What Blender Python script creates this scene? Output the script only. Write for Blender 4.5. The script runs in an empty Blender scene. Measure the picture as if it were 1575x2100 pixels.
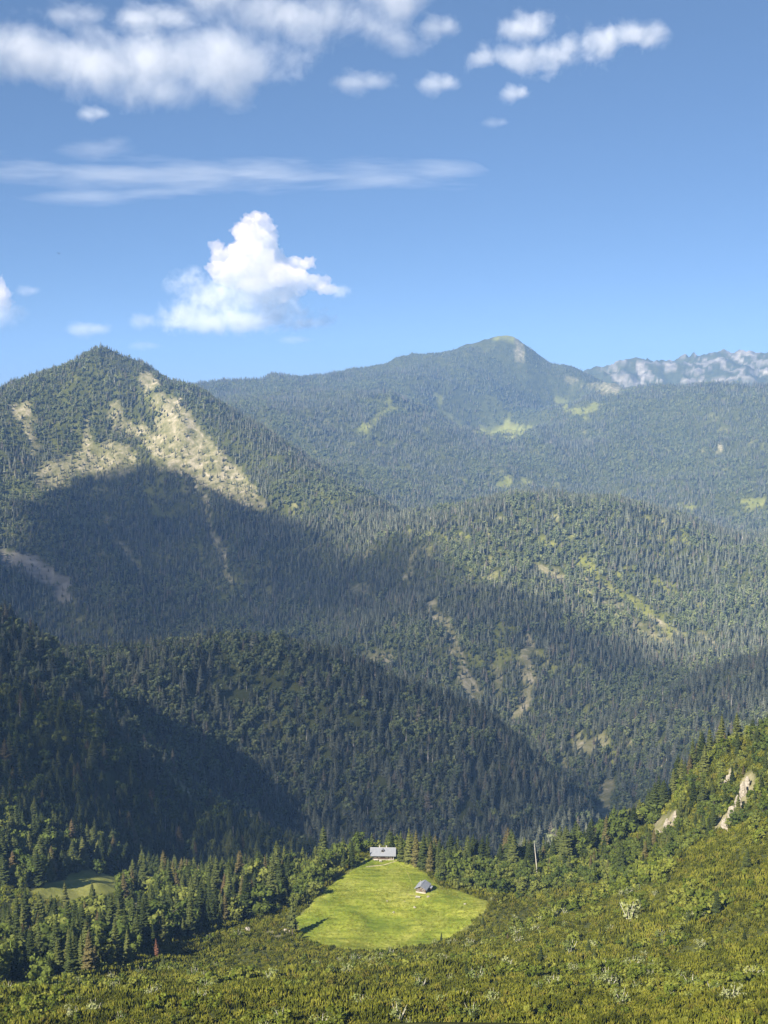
import bpy, bmesh, math, random
import numpy as np
from mathutils import Vector, Matrix

scene = bpy.context.scene
COL = scene.collection
# ------------------------------------------------------------------ camera, sky, sun, exposure
FPX = 2300.0                                       # focal length in photo pixels (1575 x 2100)
PITCH = math.atan(260 / 2300)                      # the horizon stands at photo row 790
SUN_AZ = math.radians(225)                         # clockwise from +Y (view direction): behind the left shoulder
SUN_EL = math.radians(37)

cam = bpy.data.cameras.new("camera")
cam.sensor_fit = 'HORIZONTAL'; cam.sensor_width = 36.0; cam.lens = 36.0 * FPX / 1575.0
cam.clip_start = 0.5; cam.clip_end = 200000.0
cam_o = bpy.data.objects.new("camera", cam); COL.objects.link(cam_o)
cam_o.location = (0, 0, 0); cam_o.rotation_euler = (math.pi / 2 - PITCH, 0, 0)
scene.camera = cam_o

world = bpy.data.worlds.new("World"); scene.world = world; world.use_nodes = True
wn = world.node_tree; wn.nodes.clear()
w_out = wn.nodes.new("ShaderNodeOutputWorld"); w_bg = wn.nodes.new("ShaderNodeBackground")
sky = wn.nodes.new("ShaderNodeTexSky"); sky.sky_type = 'NISHITA'; sky.sun_disc = False
sky.sun_elevation = SUN_EL; sky.sun_rotation = SUN_AZ; sky.altitude = 1500; sky.air_density = 0.5; sky.dust_density = 0.5; sky.ozone_density = 10.0
w_bg.inputs[1].default_value = 0.096
w_gm = wn.nodes.new("ShaderNodeGamma"); w_gm.inputs[1].default_value = 0.6          # the phone's flat tone curve, same all round the sky
w_hs = wn.nodes.new("ShaderNodeHueSaturation"); w_hs.inputs["Saturation"].default_value = 1.06
wn.links.new(sky.outputs[0], w_gm.inputs[0]); wn.links.new(w_gm.outputs[0], w_hs.inputs["Color"]); wn.links.new(w_hs.outputs[0], w_bg.inputs[0]); wn.links.new(w_bg.outputs[0], w_out.inputs[0])

sun = bpy.data.lights.new("sun", 'SUN'); sun.energy = 5.0; sun.angle = math.radians(0.5); sun.color = (1.0, 0.91, 0.78)
sun_o = bpy.data.objects.new("sun", sun); COL.objects.link(sun_o)
SUN_DIR = Vector((math.sin(SUN_AZ) * math.cos(SUN_EL), math.cos(SUN_AZ) * math.cos(SUN_EL), math.sin(SUN_EL)))
sun_o.rotation_euler = SUN_DIR.to_track_quat('Z', 'Y').to_euler()
sun_o.location = SUN_DIR * 3000

scene.view_settings.view_transform = 'Standard'; scene.view_settings.look = 'None'
scene.view_settings.exposure = 1.55; scene.view_settings.gamma = 1.0; scene.view_settings.use_curve_mapping = False
scene.render.engine = 'CYCLES'
cy = scene.cycles
cy.max_bounces = 6; cy.diffuse_bounces = 2; cy.glossy_bounces = 2; cy.transmission_bounces = 2; cy.transparent_max_bounces = 8; cy.volume_bounces = 6
cy.use_denoising = True
cy.sample_clamp_indirect = 4.0
rng = np.random.default_rng(7)
random.seed(7)
# ------------------------------------------------------------------ the lie of the land
# The land is one height field, z(x, y), interpolated from surveyed points. A point is noted as a bearing
# (photo column / row) with a forward distance in metres, or as plain metres (x, y, z).
def ray(u, v):
    xc = (np.asarray(u, float) - 787.5) / FPX
    yc = -(np.asarray(v, float) - 1050.0) / FPX
    cp, sp = math.cos(PITCH), math.sin(PITCH)
    return xc, cp + yc * sp, -sp + yc * cp          # x, y, z of the bearing

def spot(u, v, Y):
    dx, dy, dz = ray(u, v)
    s = Y / dy
    return np.array([dx * s, Y, dz * s])

TREE_H = 15.0
FOREST_PTS = [
 # near wooded hill beyond the hut
 (250,1402,1380),(320,1372,1410),(400,1340,1460),(480,1322,1490),(560,1316,1500),(640,1326,1510),(720,1350,1520),(800,1382,1520),(900,1420,1500),(1000,1462,1480),(1080,1525,1430),(1150,1620,1350),(1215,1695,1275),
 (300,1500,1290),(550,1420,1440),(550,1500,1390),(800,1550,1350),(550,1650,1270),(800,1700,1220),(1000,1650,1270),(1120,1750,1170),(430,1700,1190),
 # dark slope on the left
 (0,1250,1150),(100,1315,1150),(220,1400,1120),(330,1560,1050),(440,1660,1000),(520,1730,950),
 (0,1400,1000),(0,1600,840),(150,1600,890),(200,1750,760),(0,1750,690),(350,1790,730),(230,1500,980),
 # wooded spur on the right, behind the bright flank
 (1575,1345,1760),(1480,1368,1800),(1400,1400,1850),(1250,1462,1950),(1160,1500,2000),
 (1575,1450,1580),(1450,1560,1500),(1300,1600,1620),(1240,1690,1500),(1180,1590,1680),(1380,1500,1690),
 # middle dome
 (760,1112,3000),(860,1066,3020),(1000,1022,3100),(1150,1006,3150),(1300,1040,3200),(1450,1076,3200),(1575,1102,3150),
 (900,1150,2760),(1150,1150,2760),(1400,1200,2650),(1575,1240,2500),(1000,1300,2350),(1300,1300,2400),(1500,1335,2200),(1060,1485,2050),(850,1385,2150),(700,1300,2400),
 # mountain on the left
 (250,1370,2700),(0,1240,2900),(300,1200,3050),(100,1100,3250),(200,1000,3600),(430,1000,3550),(330,955,3650),(300,850,3950),
 (0,796,4000),(70,780,4080),(140,748,4150),(180,722,4190),(205,706,4200),(235,716,4190),(300,755,4150),(350,772,4080),(400,797,4000),(450,835,3930),(500,870,3850),(580,920,3720),(650,962,3600),(780,1035,3450),(900,1064,3400),
 (600,1100,3200),(500,1250,2900),(700,1190,2980),(640,1335,2500),(120,860,3900),(420,900,3780),
 # wooded spurs behind
 (480,836,5500),(600,820,5800),(700,815,5950),(800,802,6100),(900,862,5800),(960,892,5600),(1100,950,5200),(1220,1000,4900),
 (650,950,4800),(800,950,5000),(900,1010,4500),(560,880,5200),
 (1262,806,6300),(1400,799,6100),(1575,797,5900),(1300,900,5500),(1500,950,4900),(1400,1045,4300),(1575,1055,4200),(1200,900,5800),(1100,880,6200),
]
BARE_PTS = [
 # far summits and rock range (no tall wood on them)
 (390,792,7000),(480,780,7100),(570,770,7200),(700,781,7200),(760,766,7250),(800,760,7300),(850,745,7400),(900,722,7600),(950,710,7700),(1000,688,7800),(1040,676,7820),(1062,682,7800),(1100,722,7700),(1160,758,7500),(1220,790,7200),
 (1000,800,7000),(1040,885,6300),(900,800,6900),(1120,840,6700),
 (1180,764,9000),(1260,764,9000),(1320,741,9200),(1370,748,9200),(1420,746,9300),(1490,736,9300),(1540,716,9400),(1575,722,9400),(1400,795,8500),(1560,795,8500),
 # foreground flank and meadow
 (0,2100,285),(400,2100,265),(787,2100,258),(1200,2100,245),(1575,2100,225),
 (787,2000,390),(0,2030,400),(300,2000,425),(1200,2000,375),(1575,2000,310),
 (600,1925,548),(787,1945,536),(930,1930,545),(620,1850,590),(990,1860,580),(800,1850,592),(720,1790,632),(785,1770,650),(860,1790,635),(920,1830,602),
 (300,1905,570),(0,1900,550),(500,1870,610),(180,1815,680),(580,1910,556),
 (1400,1800,500),(1575,1800,450),(1575,1650,550),(1575,1495,640),(1500,1530,652),(1440,1565,660),(1400,1630,650),(1350,1705,650),(1290,1738,660),(1230,1752,670),(1150,1772,685),(1080,1790,690),
 (1200,1860,550),(1400,1950,400),(1575,1930,350),(1200,1930,460),(1050,1850,600),
]
LAND_PTS = [
 # hidden ground: behind the meadow, in the gorge, behind crests
 (0,662,-283),(-12,672,-286),(12,672,-287),(0,690,-300),(-60,690,-312),(70,705,-318),(0,800,-385),(0,930,-470),(-150,900,-440),(150,860,-440),(330,830,-430),(330,1000,-500),(480,900,-420),(560,1150,-500),(230,1100,-520),
 (-230,1000,-400),
 (-100,1800,-540),(-450,1800,-520),(-500,2200,-680),(-100,2200,-660),(200,1800,-625),(350,1780,-600),(150,1680,-590),(280,1470,-605),(245,1560,-615),(330,1330,-585),(600,2000,-530),(300,2000,-600),
 (-900,2500,-640),(-800,1700,-420),
 (500,3700,-560),(1000,3700,-560),(0,4100,-520),(300,4100,-520),(1500,3700,-500),
 (-1250,4450,-60),(-1050,4500,0),(-850,4450,-60),(-1100,4750,-190),(-1450,4550,-170),(-700,4400,-190),(900,8250,60),(800,8200,50),(1050,8100,-20),(-500,5000,-480),(-1100,5200,-300),(-1200,6200,-200),(-1800,5000,-150),
 (700,6600,-420),(500,6700,-350),(1200,7200,-280),(1900,7300,-250),(1900,7900,-100),
 # far country beyond the summits
 (-3000,9000,-500),(-1000,9500,-500),(600,9800,-400),(1600,10500,-300),(3200,11500,-400),(5000,9500,0),(0,14000,-500),(-4000,14000,-500),(4000,14000,-400),(8000,11000,-200),(-8000,10000,-300),
 # right of the frame
 (420,600,-190),(700,700,-60),(1100,1000,-150),(1100,1700,-330),(1500,2500,-420),(1900,3100,-300),(2900,4300,-260),(3400,5900,20),(4300,8500,250),(260,200,-90),(600,350,0),(1200,500,150),(3000,1500,100),(6000,4000,200),
 # left of the frame: the ground rising beside the valley
 (-330,560,-245),(-420,800,-235),(-620,1080,-190),(-300,380,-210),(-200,200,-125),(-520,250,-190),
 # feet of the viewpoint and the slope behind it
 (0,3,-1.8),(0,25,-21.5),(0,100,-81),(40,100,-78),(-40,100,-84),(100,100,-68),(-120,100,-88),(0,180,-125),(60,180,-121),(-70,180,-130),(15,15,-9),(-15,15,-11),(3,0,-1.7),(-3,0,-1.8),(0,-3,-0.6),(60,0,-12),(-60,0,-40),(0,-60,20),(300,0,10),(-300,0,-110),(0,-300,130),(600,-400,250),(-600,-500,40),
 (-3000,-2000,-300),(0,-3000,300),(3000,-2000,300),(-6000,0,-200),(6000,-1000,200),(-7000,5000,-300),(0,-9000,-300),(9000,-6000,-200),(-9000,-5000,-400),
]
# a low ridge left of the frame, noted as (offset across a fixed bearing, height reduced along it)
RIDGE_PROFILE = [(430,-380),(500,-380),(600,-380),(700,-390),(800,-400),(900,-400),(1200,-420),(1476,-430),(1782,-440),(2071,-440),(2407,-420),(2690,-440),(3065,-420),(3459,-420),(3680,-450)]
def sun_plan():
    return (math.sin(SUN_AZ), math.cos(SUN_AZ)), (math.cos(SUN_AZ), -math.sin(SUN_AZ))
def ridge_points():
    a_ = math.radians(238); d = (math.sin(a_), math.cos(a_)); q = (math.cos(a_), -math.sin(a_)); P = []
    for p, h in RIDGE_PROFILE:
        s_ = 520 - 0.05 * p
        P.append((p*q[0] + s_*d[0], p*q[1] + s_*d[1], h + s_*math.tan(math.radians(24))))
    return P

def land_points():
    P = []
    for u, v, Y in FOREST_PTS:
        p = spot(u, v, Y); p[2] -= TREE_H * (0.75 if Y > 2000 else 0.9); P.append(p)
    for u, v, Y in BARE_PTS: P.append(spot(u, v, Y))
    for p in LAND_PTS + ridge_points(): P.append(np.array(p, float))
    for x, y, z in ridge_points():                          # outer flank of the low ridge
        P.append(np.array([x - 650.0, y - 350.0, z - 330.0]))
    return np.array(P)

class Land:
    """e = z / range, interpolated over (bearing, ln range) with a cubic-free polyharmonic spline."""
    def __init__(s):
        P = land_points()
        r = np.hypot(P[:,0], P[:,1])
        s.q = np.stack([np.arctan2(P[:,0], P[:,1]), np.log(r)], 1)
        e = (P[:,2] - relief(P[:,0], P[:,1])) / r
        n = len(P)
        D = s.ker(s.q[:,None,:] - s.q[None,:,:])
        A = np.zeros((n+1, n+1)); A[:n,:n] = D + np.eye(n) * 1e-6
        A[:n,n] = 1; A[n,:n] = 1
        b = np.zeros(n+1); b[:n] = e
        s.w = np.linalg.solve(A, b); s.n = n
    @staticmethod
    def ker(d):
        r2 = (2*np.sin(0.5*d[...,0]))**2 + d[...,1]**2      # chord, so the field closes smoothly behind the viewer
        return r2 ** 0.75                           # between a cone and a thin plate: crisp crests, no ringing
    def e(s, az, lr):
        sh = az.shape; a = az.ravel(); l = lr.ravel(); out = np.empty(a.size)
        for i in range(0, a.size, 20000):
            d = np.stack([a[i:i+20000,None] - s.q[None,:,0], l[i:i+20000,None] - s.q[None,:,1]], -1)
            out[i:i+20000] = s.ker(d) @ s.w[:s.n] + s.w[s.n]
        return out.reshape(sh)

def _hash(ix, iy, seed):
    h = (ix.astype(np.int64) * 374761393 + iy.astype(np.int64) * 668265263 + seed * 1442695041) & 0xffffffff
    h = ((h ^ (h >> 13)) * 1274126177) & 0xffffffff
    h = (h ^ (h >> 16)) & 0xffffff
    return h.astype(float) / 0xffffff
def vnoise(x, y, seed=0):
    ix = np.floor(x); iy = np.floor(y); fx = x - ix; fy = y - iy
    fx = fx*fx*fx*(fx*(fx*6-15)+10); fy = fy*fy*fy*(fy*(fy*6-15)+10)
    a = _hash(ix,iy,seed); b = _hash(ix+1,iy,seed); c = _hash(ix,iy+1,seed); d = _hash(ix+1,iy+1,seed)
    return (a + (b-a)*fx + (c-a)*fy + (a-b-c+d)*fx*fy) * 2 - 1
def fbm(x, y, seed=0, octv=4, gain=0.5):
    t = 0; amp = 1; s = 0
    for k in range(octv):
        ca, sa = math.cos(k*0.9), math.sin(k*0.9)
        t = t + amp * vnoise((x*ca - y*sa) * 2**k, (x*sa + y*ca) * 2**k, seed + 17*k); s += amp; amp *= gain
    return t / s
def ridged(x, y, seed=0, octv=4):
    t = 0; amp = 1; s = 0
    for k in range(octv):
        ca, sa = math.cos(k*1.1), math.sin(k*1.1)
        n = 1 - np.abs(vnoise((x*ca - y*sa) * 2**k, (x*sa + y*ca) * 2**k, seed + 31*k))
        t = t + amp * n * n; s += amp; amp *= 0.5
    return t / s
def sstep(a, b, x):
    t = np.clip((x - a) / (b - a), 0, 1); return t*t*(3-2*t)

def relief(x, y):
    """gullies and humps on top of the surveyed shape, growing with distance; the meadow stays smooth"""
    r = np.hypot(x, y)
    wx = x + 120 * fbm(x/600, y/600, 3, 3); wy = y + 120 * fbm(x/600+9, y/600+4, 5, 3)
    far = sstep(900, 3500, r)
    g = (ridged(wx/520, wy/520, 11, 4) - 0.55) * (60 * far + 14 * sstep(700, 1300, r))
    g += fbm(wx/160, wy/160, 21, 4) * (14 * far + 6 * sstep(600, 1200, r))
    g += (ridged(wx/1500, wy/1500, 7, 3) - 0.55) * 110 * sstep(4200, 6500, r)
    g += (ridged(wx/300, wy/300, 17, 5) - 0.5) * 125 * sstep(8200, 9000, r) * sstep(0.08, 0.2, x / np.maximum(y, 1))
    mead = 1 - sstep(70, 115, np.hypot((x - 5) * 1.0, (y - 597) * 0.85))
    near = fbm(x/38, y/38, 33, 3) * 4.5 * sstep(60, 200, r) * (1 - sstep(700, 1400, r)) * (1 - mead)
    micro = fbm(x/22, y/22, 41, 3) * 1.1 * mead
    return g + near + micro

# grid over (bearing, ln range): fine inside the view, coarse round the back
AZ = np.concatenate([np.linspace(-math.pi, -1.15, 40, endpoint=False), np.linspace(-1.15, -0.40, 130, endpoint=False),
                     np.linspace(-0.40, 0.40, 560, endpoint=False), np.linspace(0.40, 1.15, 60, endpoint=False), np.linspace(1.15, math.pi, 40)])
LR = np.concatenate([np.log(np.linspace(2.5, 150, 40, endpoint=False)), np.linspace(math.log(150), math.log(15000), 720)])
def build_land():
    L = Land()
    # the spline is smooth: solve it on a coarser grid, then interpolate linearly-in-both to the fine one
    ca = np.concatenate([np.linspace(-math.pi, -1.15, 30, endpoint=False), np.linspace(-1.15, 1.15, 300, endpoint=False), np.linspace(1.15, math.pi, 30)])
    cl = np.linspace(math.log(2.5), math.log(15000), 330)
    E = L.e(*np.meshgrid(ca, cl, indexing='ij'))
    E[0] = E[-1] = 0.5*(E[0]+E[-1])
    E1 = np.stack([np.interp(AZ, ca, E[:,j]) for j in range(len(cl))], 1)
    E2 = np.stack([np.interp(LR, cl, E1[i]) for i in range(len(AZ))], 0)
    R = np.exp(LR)[None,:]
    X = np.sin(AZ)[:,None] * R; Y = np.cos(AZ)[:,None] * R
    Z = np.clip(E2 * R, -760, 620) + relief(X, Y)
    return X, Y, Z
GX, GY, GZ = build_land()
GZ[0] = GZ[-1] = 0.5 * (GZ[0] + GZ[-1])
def height(x, y):
    x = np.asarray(x, float); y = np.asarray(y, float)
    a = np.arctan2(x, y); l = np.log(np.maximum(np.hypot(x, y), 2.51))
    i = np.interp(a, AZ, np.arange(len(AZ))); j = np.interp(l, LR, np.arange(len(LR)))
    i0 = np.clip(i.astype(int), 0, len(AZ)-2); j0 = np.clip(j.astype(int), 0, len(LR)-2); fi = i - i0; fj = j - j0
    return (GZ[i0,j0]*(1-fi)*(1-fj) + GZ[i0+1,j0]*fi*(1-fj) + GZ[i0,j0+1]*(1-fi)*fj + GZ[i0+1,j0+1]*fi*fj)
GE = GZ / np.exp(LR)[None,:]                       # tangent of the elevation seen from the viewpoint
def first_hit(u, v, lift=0.0):
    """where the line of sight of a photo pixel meets the land"""
    u = np.atleast_1d(np.asarray(u, float)); v = np.atleast_1d(np.asarray(v, float))
    dx, dy, dz = ray(u, v)
    a = np.arctan2(dx, dy); t = dz / np.hypot(dx, dy)
    i = np.interp(a, AZ, np.arange(len(AZ))); i0 = np.clip(np.round(i).astype(int), 0, len(AZ)-1)
    out = np.full((u.size, 3), np.nan)
    for k in range(u.size):
        col = (GZ[i0[k]] + lift) / np.exp(LR)
        h = np.nonzero((col >= t[k]) & (LR > math.log(150)))[0]
        if len(h):
            j = h[0]; f = 1.0
            if j > 0:
                d = col[j] - col[j-1]; f = (t[k] - col[j-1]) / d if d > 1e-9 else 1.0
            rr = math.exp(LR[j-1] + (LR[j] - LR[j-1]) * f)
            out[k] = (math.sin(a[k]) * rr, math.cos(a[k]) * rr, t[k] * rr)
    return out
# ------------------------------------------------------------------ helpers
def tag(o, label=None, cat=None, group=None, kind=None):
    if label: o["label"] = label
    if cat: o["category"] = cat
    if group: o["group"] = group
    if kind: o["kind"] = kind
    return o
def mesh_np(name, verts, faces, mats, smooth=False, fmat=None):
    """faces: list of index arrays with equal length per array"""
    me = bpy.data.meshes.new(name)
    verts = np.asarray(verts, np.float32)
    fl = [np.asarray(f, np.int32).reshape(len(f), -1) for f in faces if len(f)]
    nl = sum(f.size for f in fl); nf = sum(len(f) for f in fl)
    me.vertices.add(len(verts)); me.vertices.foreach_set("co", verts.ravel())
    me.loops.add(nl); me.polygons.add(nf)
    me.loops.foreach_set("vertex_index", np.concatenate([f.ravel() for f in fl]))
    tot = np.concatenate([np.full(len(f), f.shape[1], np.int32) for f in fl])
    me.polygons.foreach_set("loop_start", np.concatenate([[0], np.cumsum(tot)[:-1]]).astype(np.int32))
    for m in (mats if isinstance(mats, (list, tuple)) else [mats]): me.materials.append(m)
    if fmat is not None: me.polygons.foreach_set("material_index", np.asarray(fmat, np.int32))
    me.polygons.foreach_set("use_smooth", np.full(nf, smooth))
    me.update(calc_edges=True); me.validate()
    return me
def link(name, me, parent=None, loc=None, rotz=None):
    o = bpy.data.objects.new(name, me); COL.objects.link(o)
    if parent is not None: o.parent = parent
    if loc is not None: o.location = loc
    if rotz is not None: o.rotation_euler[2] = rotz
    return o
class MB:
    """collects simple solids into one mesh"""
    def __init__(s): s.v = []; s.f = []; s.n = 0
    def add(s, V, F):
        s.v.append(np.asarray(V, float)); s.f += [tuple(i + s.n for i in f) for f in F]; s.n += len(V)
    def box(s, x0, x1, y0, y1, z0, z1):
        V = [(x, y, z) for z in (z0, z1) for y in (y0, y1) for x in (x0, x1)]
        s.add(V, [(0,2,3,1),(4,5,7,6),(0,1,5,4),(2,6,7,3),(0,4,6,2),(1,3,7,5)])
    def prism(s, poly, y0, y1):                       # polygon in (x, z) drawn along y
        n = len(poly)
        V = [(x, y0, z) for x, z in poly] + [(x, y1, z) for x, z in poly]
        s.add(V, [tuple(range(n)), tuple(range(2*n-1, n-1, -1))] + [(i, i+n, (i+1)%n+n, (i+1)%n) for i in range(n)])
    def tube(s, p0, p1, r0, r1, n=8):
        p0 = Vector(p0); p1 = Vector(p1); d = (p1 - p0).normalized()
        a = d.orthogonal().normalized(); b = d.cross(a)
        V = []
        for p, r in ((p0, r0), (p1, r1)):
            for k in range(n):
                t = 2*math.pi*k/n; V.append(p + a*(r*math.cos(t)) + b*(r*math.sin(t)))
        s.add(V, [(k, (k+1)%n, n+(k+1)%n, n+k) for k in range(n)] + [tuple(range(n-1,-1,-1)), tuple(range(n, 2*n))])
    def mesh(s, name, mat):
        me = bpy.data.meshes.new(name); me.from_pydata([tuple(v) for v in np.concatenate(s.v)], [], s.f); me.materials.append(mat)
        bm = bmesh.new(); bm.from_mesh(me); bmesh.ops.recalc_face_normals(bm, faces=bm.faces); bm.to_mesh(me); bm.free()
        return me
    def build(s, name, mat, parent=None): return link(name, s.mesh(name, mat), parent)

# ---- materials
def new_mat(name):
    m = bpy.data.materials.new(name); m.use_nodes = True; nt = m.node_tree; nt.nodes.clear()
    return m, nt, nt.nodes, nt.links
def N(nt, kind, **kw):
    n = nt.nodes.new(kind)
    for k, v in kw.items(): setattr(n, k, v)
    return n
def ramp(nt, stops):
    n = nt.nodes.new("ShaderNodeValToRGB"); cr = n.color_ramp
    while len(cr.elements) < len(stops): cr.elements.new(0.5)
    for e, (p, c) in zip(cr.elements, stops): e.position = p; e.color = (*c, 1)
    return n
def noise(nt, scale, detail=4, rough=0.55, vec=None, dist=0.0):
    n = nt.nodes.new("ShaderNodeTexNoise"); n.inputs["Scale"].default_value = scale; n.inputs["Detail"].default_value = detail
    n.inputs["Roughness"].default_value = rough; n.inputs["Distortion"].default_value = dist
    if vec is not None: nt.links.new(vec, n.inputs["Vector"])
    return n
def mixc(nt, fac, a, b, mode='MIX'):
    n = nt.nodes.new("ShaderNodeMix"); n.data_type = 'RGBA'; n.blend_type = mode
    for sock, val in ((n.inputs[0], fac), (n.inputs[6], a), (n.inputs[7], b)):
        if isinstance(val, bpy.types.NodeSocket): nt.links.new(val, sock)
        elif isinstance(val, (tuple, list)): sock.default_value = (*val, 1)
        else: sock.default_value = val
    return n.outputs[2]
def math_n(nt, op, a, b=None, clamp=False):
    n = nt.nodes.new("ShaderNodeMath"); n.operation = op; n.use_clamp = clamp
    for sock, val in ((n.inputs[0], a), (n.inputs[1], b)):
        if val is None: continue
        if isinstance(val, bpy.types.NodeSocket): nt.links.new(val, sock)
        else: sock.default_value = val
    return n.outputs[0]
def foliage_mat(name, stops, trans=0.25, var_scale=0.35, tint=None):
    """leaf and needle colour: differs from plant to plant (random per object) and from clump to clump"""
    m, nt, nodes, L = new_mat(name)
    out = N(nt, "ShaderNodeOutputMaterial"); oi = N(nt, "ShaderNodeObjectInfo"); geo = N(nt, "ShaderNodeNewGeometry")
    r = ramp(nt, stops); L.new(oi.outputs["Random"], r.inputs[0])
    nz = noise(nt, var_scale, 3, 0.6, geo.outputs["Position"])
    v = math_n(nt, 'MULTIPLY_ADD', nz.outputs[0], 1.3); v.node.inputs[2].default_value = 0.35
    c = mixc(nt, 1.0, r.outputs[0], v, 'MULTIPLY')
    d = N(nt, "ShaderNodeBsdfDiffuse"); t = N(nt, "ShaderNodeBsdfTranslucent"); mx = N(nt, "ShaderNodeMixShader"); mx.inputs[0].default_value = trans
    L.new(c, d.inputs[0]); L.new(c, t.inputs[0]); L.new(d.outputs[0], mx.inputs[1]); L.new(t.outputs[0], mx.inputs[2]); L.new(mx.outputs[0], out.inputs[0])
    return m
def solid_mat(name, ca, cb, scale=1.0, rough=0.8, bump=0.0, stretch=None, metallic=0.0, spec=0.3):
    m, nt, nodes, L = new_mat(name)
    out = N(nt, "ShaderNodeOutputMaterial"); p = N(nt, "ShaderNodeBsdfPrincipled"); tc = N(nt, "ShaderNodeTexCoord")
    vec = tc.outputs["Object"]
    if stretch:
        mp = N(nt, "ShaderNodeMapping"); mp.inputs["Scale"].default_value = stretch; L.new(vec, mp.inputs[0]); vec = mp.outputs[0]
    nz = noise(nt, scale, 5, 0.6, vec)
    r = ramp(nt, [(0.3, ca), (0.7, cb)]); L.new(nz.outputs[0], r.inputs[0]); L.new(r.outputs[0], p.inputs["Base Color"])
    p.inputs["Roughness"].default_value = rough; p.inputs["Metallic"].default_value = metallic; p.inputs["Specular IOR Level"].default_value = spec
    if bump:
        b = N(nt, "ShaderNodeBump"); b.inputs["Strength"].default_value = bump; b.inputs["Distance"].default_value = 0.1
        L.new(nz.outputs[0], b.inputs["Height"]); L.new(b.outputs[0], p.inputs["Normal"])
    L.new(p.outputs[0], out.inputs[0])
    return m

M = {}
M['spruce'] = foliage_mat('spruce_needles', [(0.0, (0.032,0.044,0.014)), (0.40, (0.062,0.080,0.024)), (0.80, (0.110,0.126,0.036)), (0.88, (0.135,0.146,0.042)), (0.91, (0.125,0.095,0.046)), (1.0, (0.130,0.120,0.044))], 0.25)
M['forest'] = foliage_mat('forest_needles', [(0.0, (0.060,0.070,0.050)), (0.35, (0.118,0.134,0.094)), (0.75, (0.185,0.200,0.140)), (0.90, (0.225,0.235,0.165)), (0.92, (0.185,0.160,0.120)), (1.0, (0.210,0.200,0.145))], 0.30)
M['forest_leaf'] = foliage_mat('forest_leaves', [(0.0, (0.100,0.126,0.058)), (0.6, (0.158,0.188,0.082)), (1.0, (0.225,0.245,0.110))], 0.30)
M['bush'] = foliage_mat('bush_leaves', [(0.0, (0.062,0.086,0.012)), (0.5, (0.118,0.142,0.021)), (1.0, (0.195,0.206,0.040))], 0.30)
M['broad'] = foliage_mat('broad_leaves', [(0.0, (0.056,0.080,0.018)), (0.6, (0.095,0.120,0.024)), (1.0, (0.150,0.165,0.038))], 0.28)
M['pine'] = foliage_mat('dwarf_pine_needles', [(0.0, (0.042,0.050,0.008)), (0.5, (0.090,0.100,0.013)), (0.85, (0.155,0.158,0.022)), (1.0, (0.130,0.116,0.022))], 0.2, 0.05)
M['pale'] = foliage_mat('pale_leaves', [(0.0, (0.11,0.142,0.038)), (0.5, (0.165,0.195,0.060)), (1.0, (0.25,0.268,0.12))], 0.3)
M['rust'] = foliage_mat('dead_needles', [(0.0, (0.13,0.065,0.04)), (1.0, (0.16,0.08,0.05))], 0.1)
M['bark'] = solid_mat('bark', (0.07,0.055,0.042), (0.13,0.105,0.085), 3.0, 0.9)
M['deadwood'] = solid_mat('dead_wood', (0.30,0.27,0.23), (0.46,0.43,0.38), 2.0, 0.85)
M['palebark'] = solid_mat('pale_bark', (0.36,0.34,0.28), (0.55,0.52,0.45), 2.0, 0.85)
M['rock'] = solid_mat('limestone', (0.11,0.10,0.075), (0.36,0.32,0.26), 1.6, 0.9, 0.8)
# ------------------------------------------------------------------ ground cover, noted as photo patches with a distance range
def project(x, y, z):
    cp, sp = math.cos(PITCH), math.sin(PITCH)
    f = y * cp - z * sp; up = y * sp + z * cp
    f = np.maximum(f, 1e-3)
    return 787.5 + FPX * x / f, 1050.0 - FPX * up / f
def poly_sd(poly, u, v):
    """signed distance to a polygon, positive inside"""
    P = np.asarray(poly, float); d2 = np.full(u.shape, 1e18); ins = np.zeros(u.shape, bool)
    for a, b in zip(P, np.roll(P, -1, 0)):
        e = b - a; t = np.clip(((u-a[0])*e[0] + (v-a[1])*e[1]) / max(e@e, 1e-9), 0, 1)
        d2 = np.minimum(d2, (u-a[0]-t*e[0])**2 + (v-a[1]-t*e[1])**2)
        if a[1] != b[1]: ins ^= ((a[1] > v) != (b[1] > v)) & (u < (b[0]-a[0])*(v-a[1])/(b[1]-a[1]) + a[0])
    return np.where(ins, 1, -1) * np.sqrt(d2)
def line_sd(pts, w, u, v):
    P = np.asarray(pts, float); d2 = np.full(u.shape, 1e18)
    for a, b in zip(P[:-1], P[1:]):
        e = b - a; t = np.clip(((u-a[0])*e[0] + (v-a[1])*e[1]) / max(e@e, 1e-9), 0, 1)
        d2 = np.minimum(d2, (u-a[0]-t*e[0])**2 + (v-a[1]-t*e[1])**2)
    return w - np.sqrt(d2)
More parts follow.
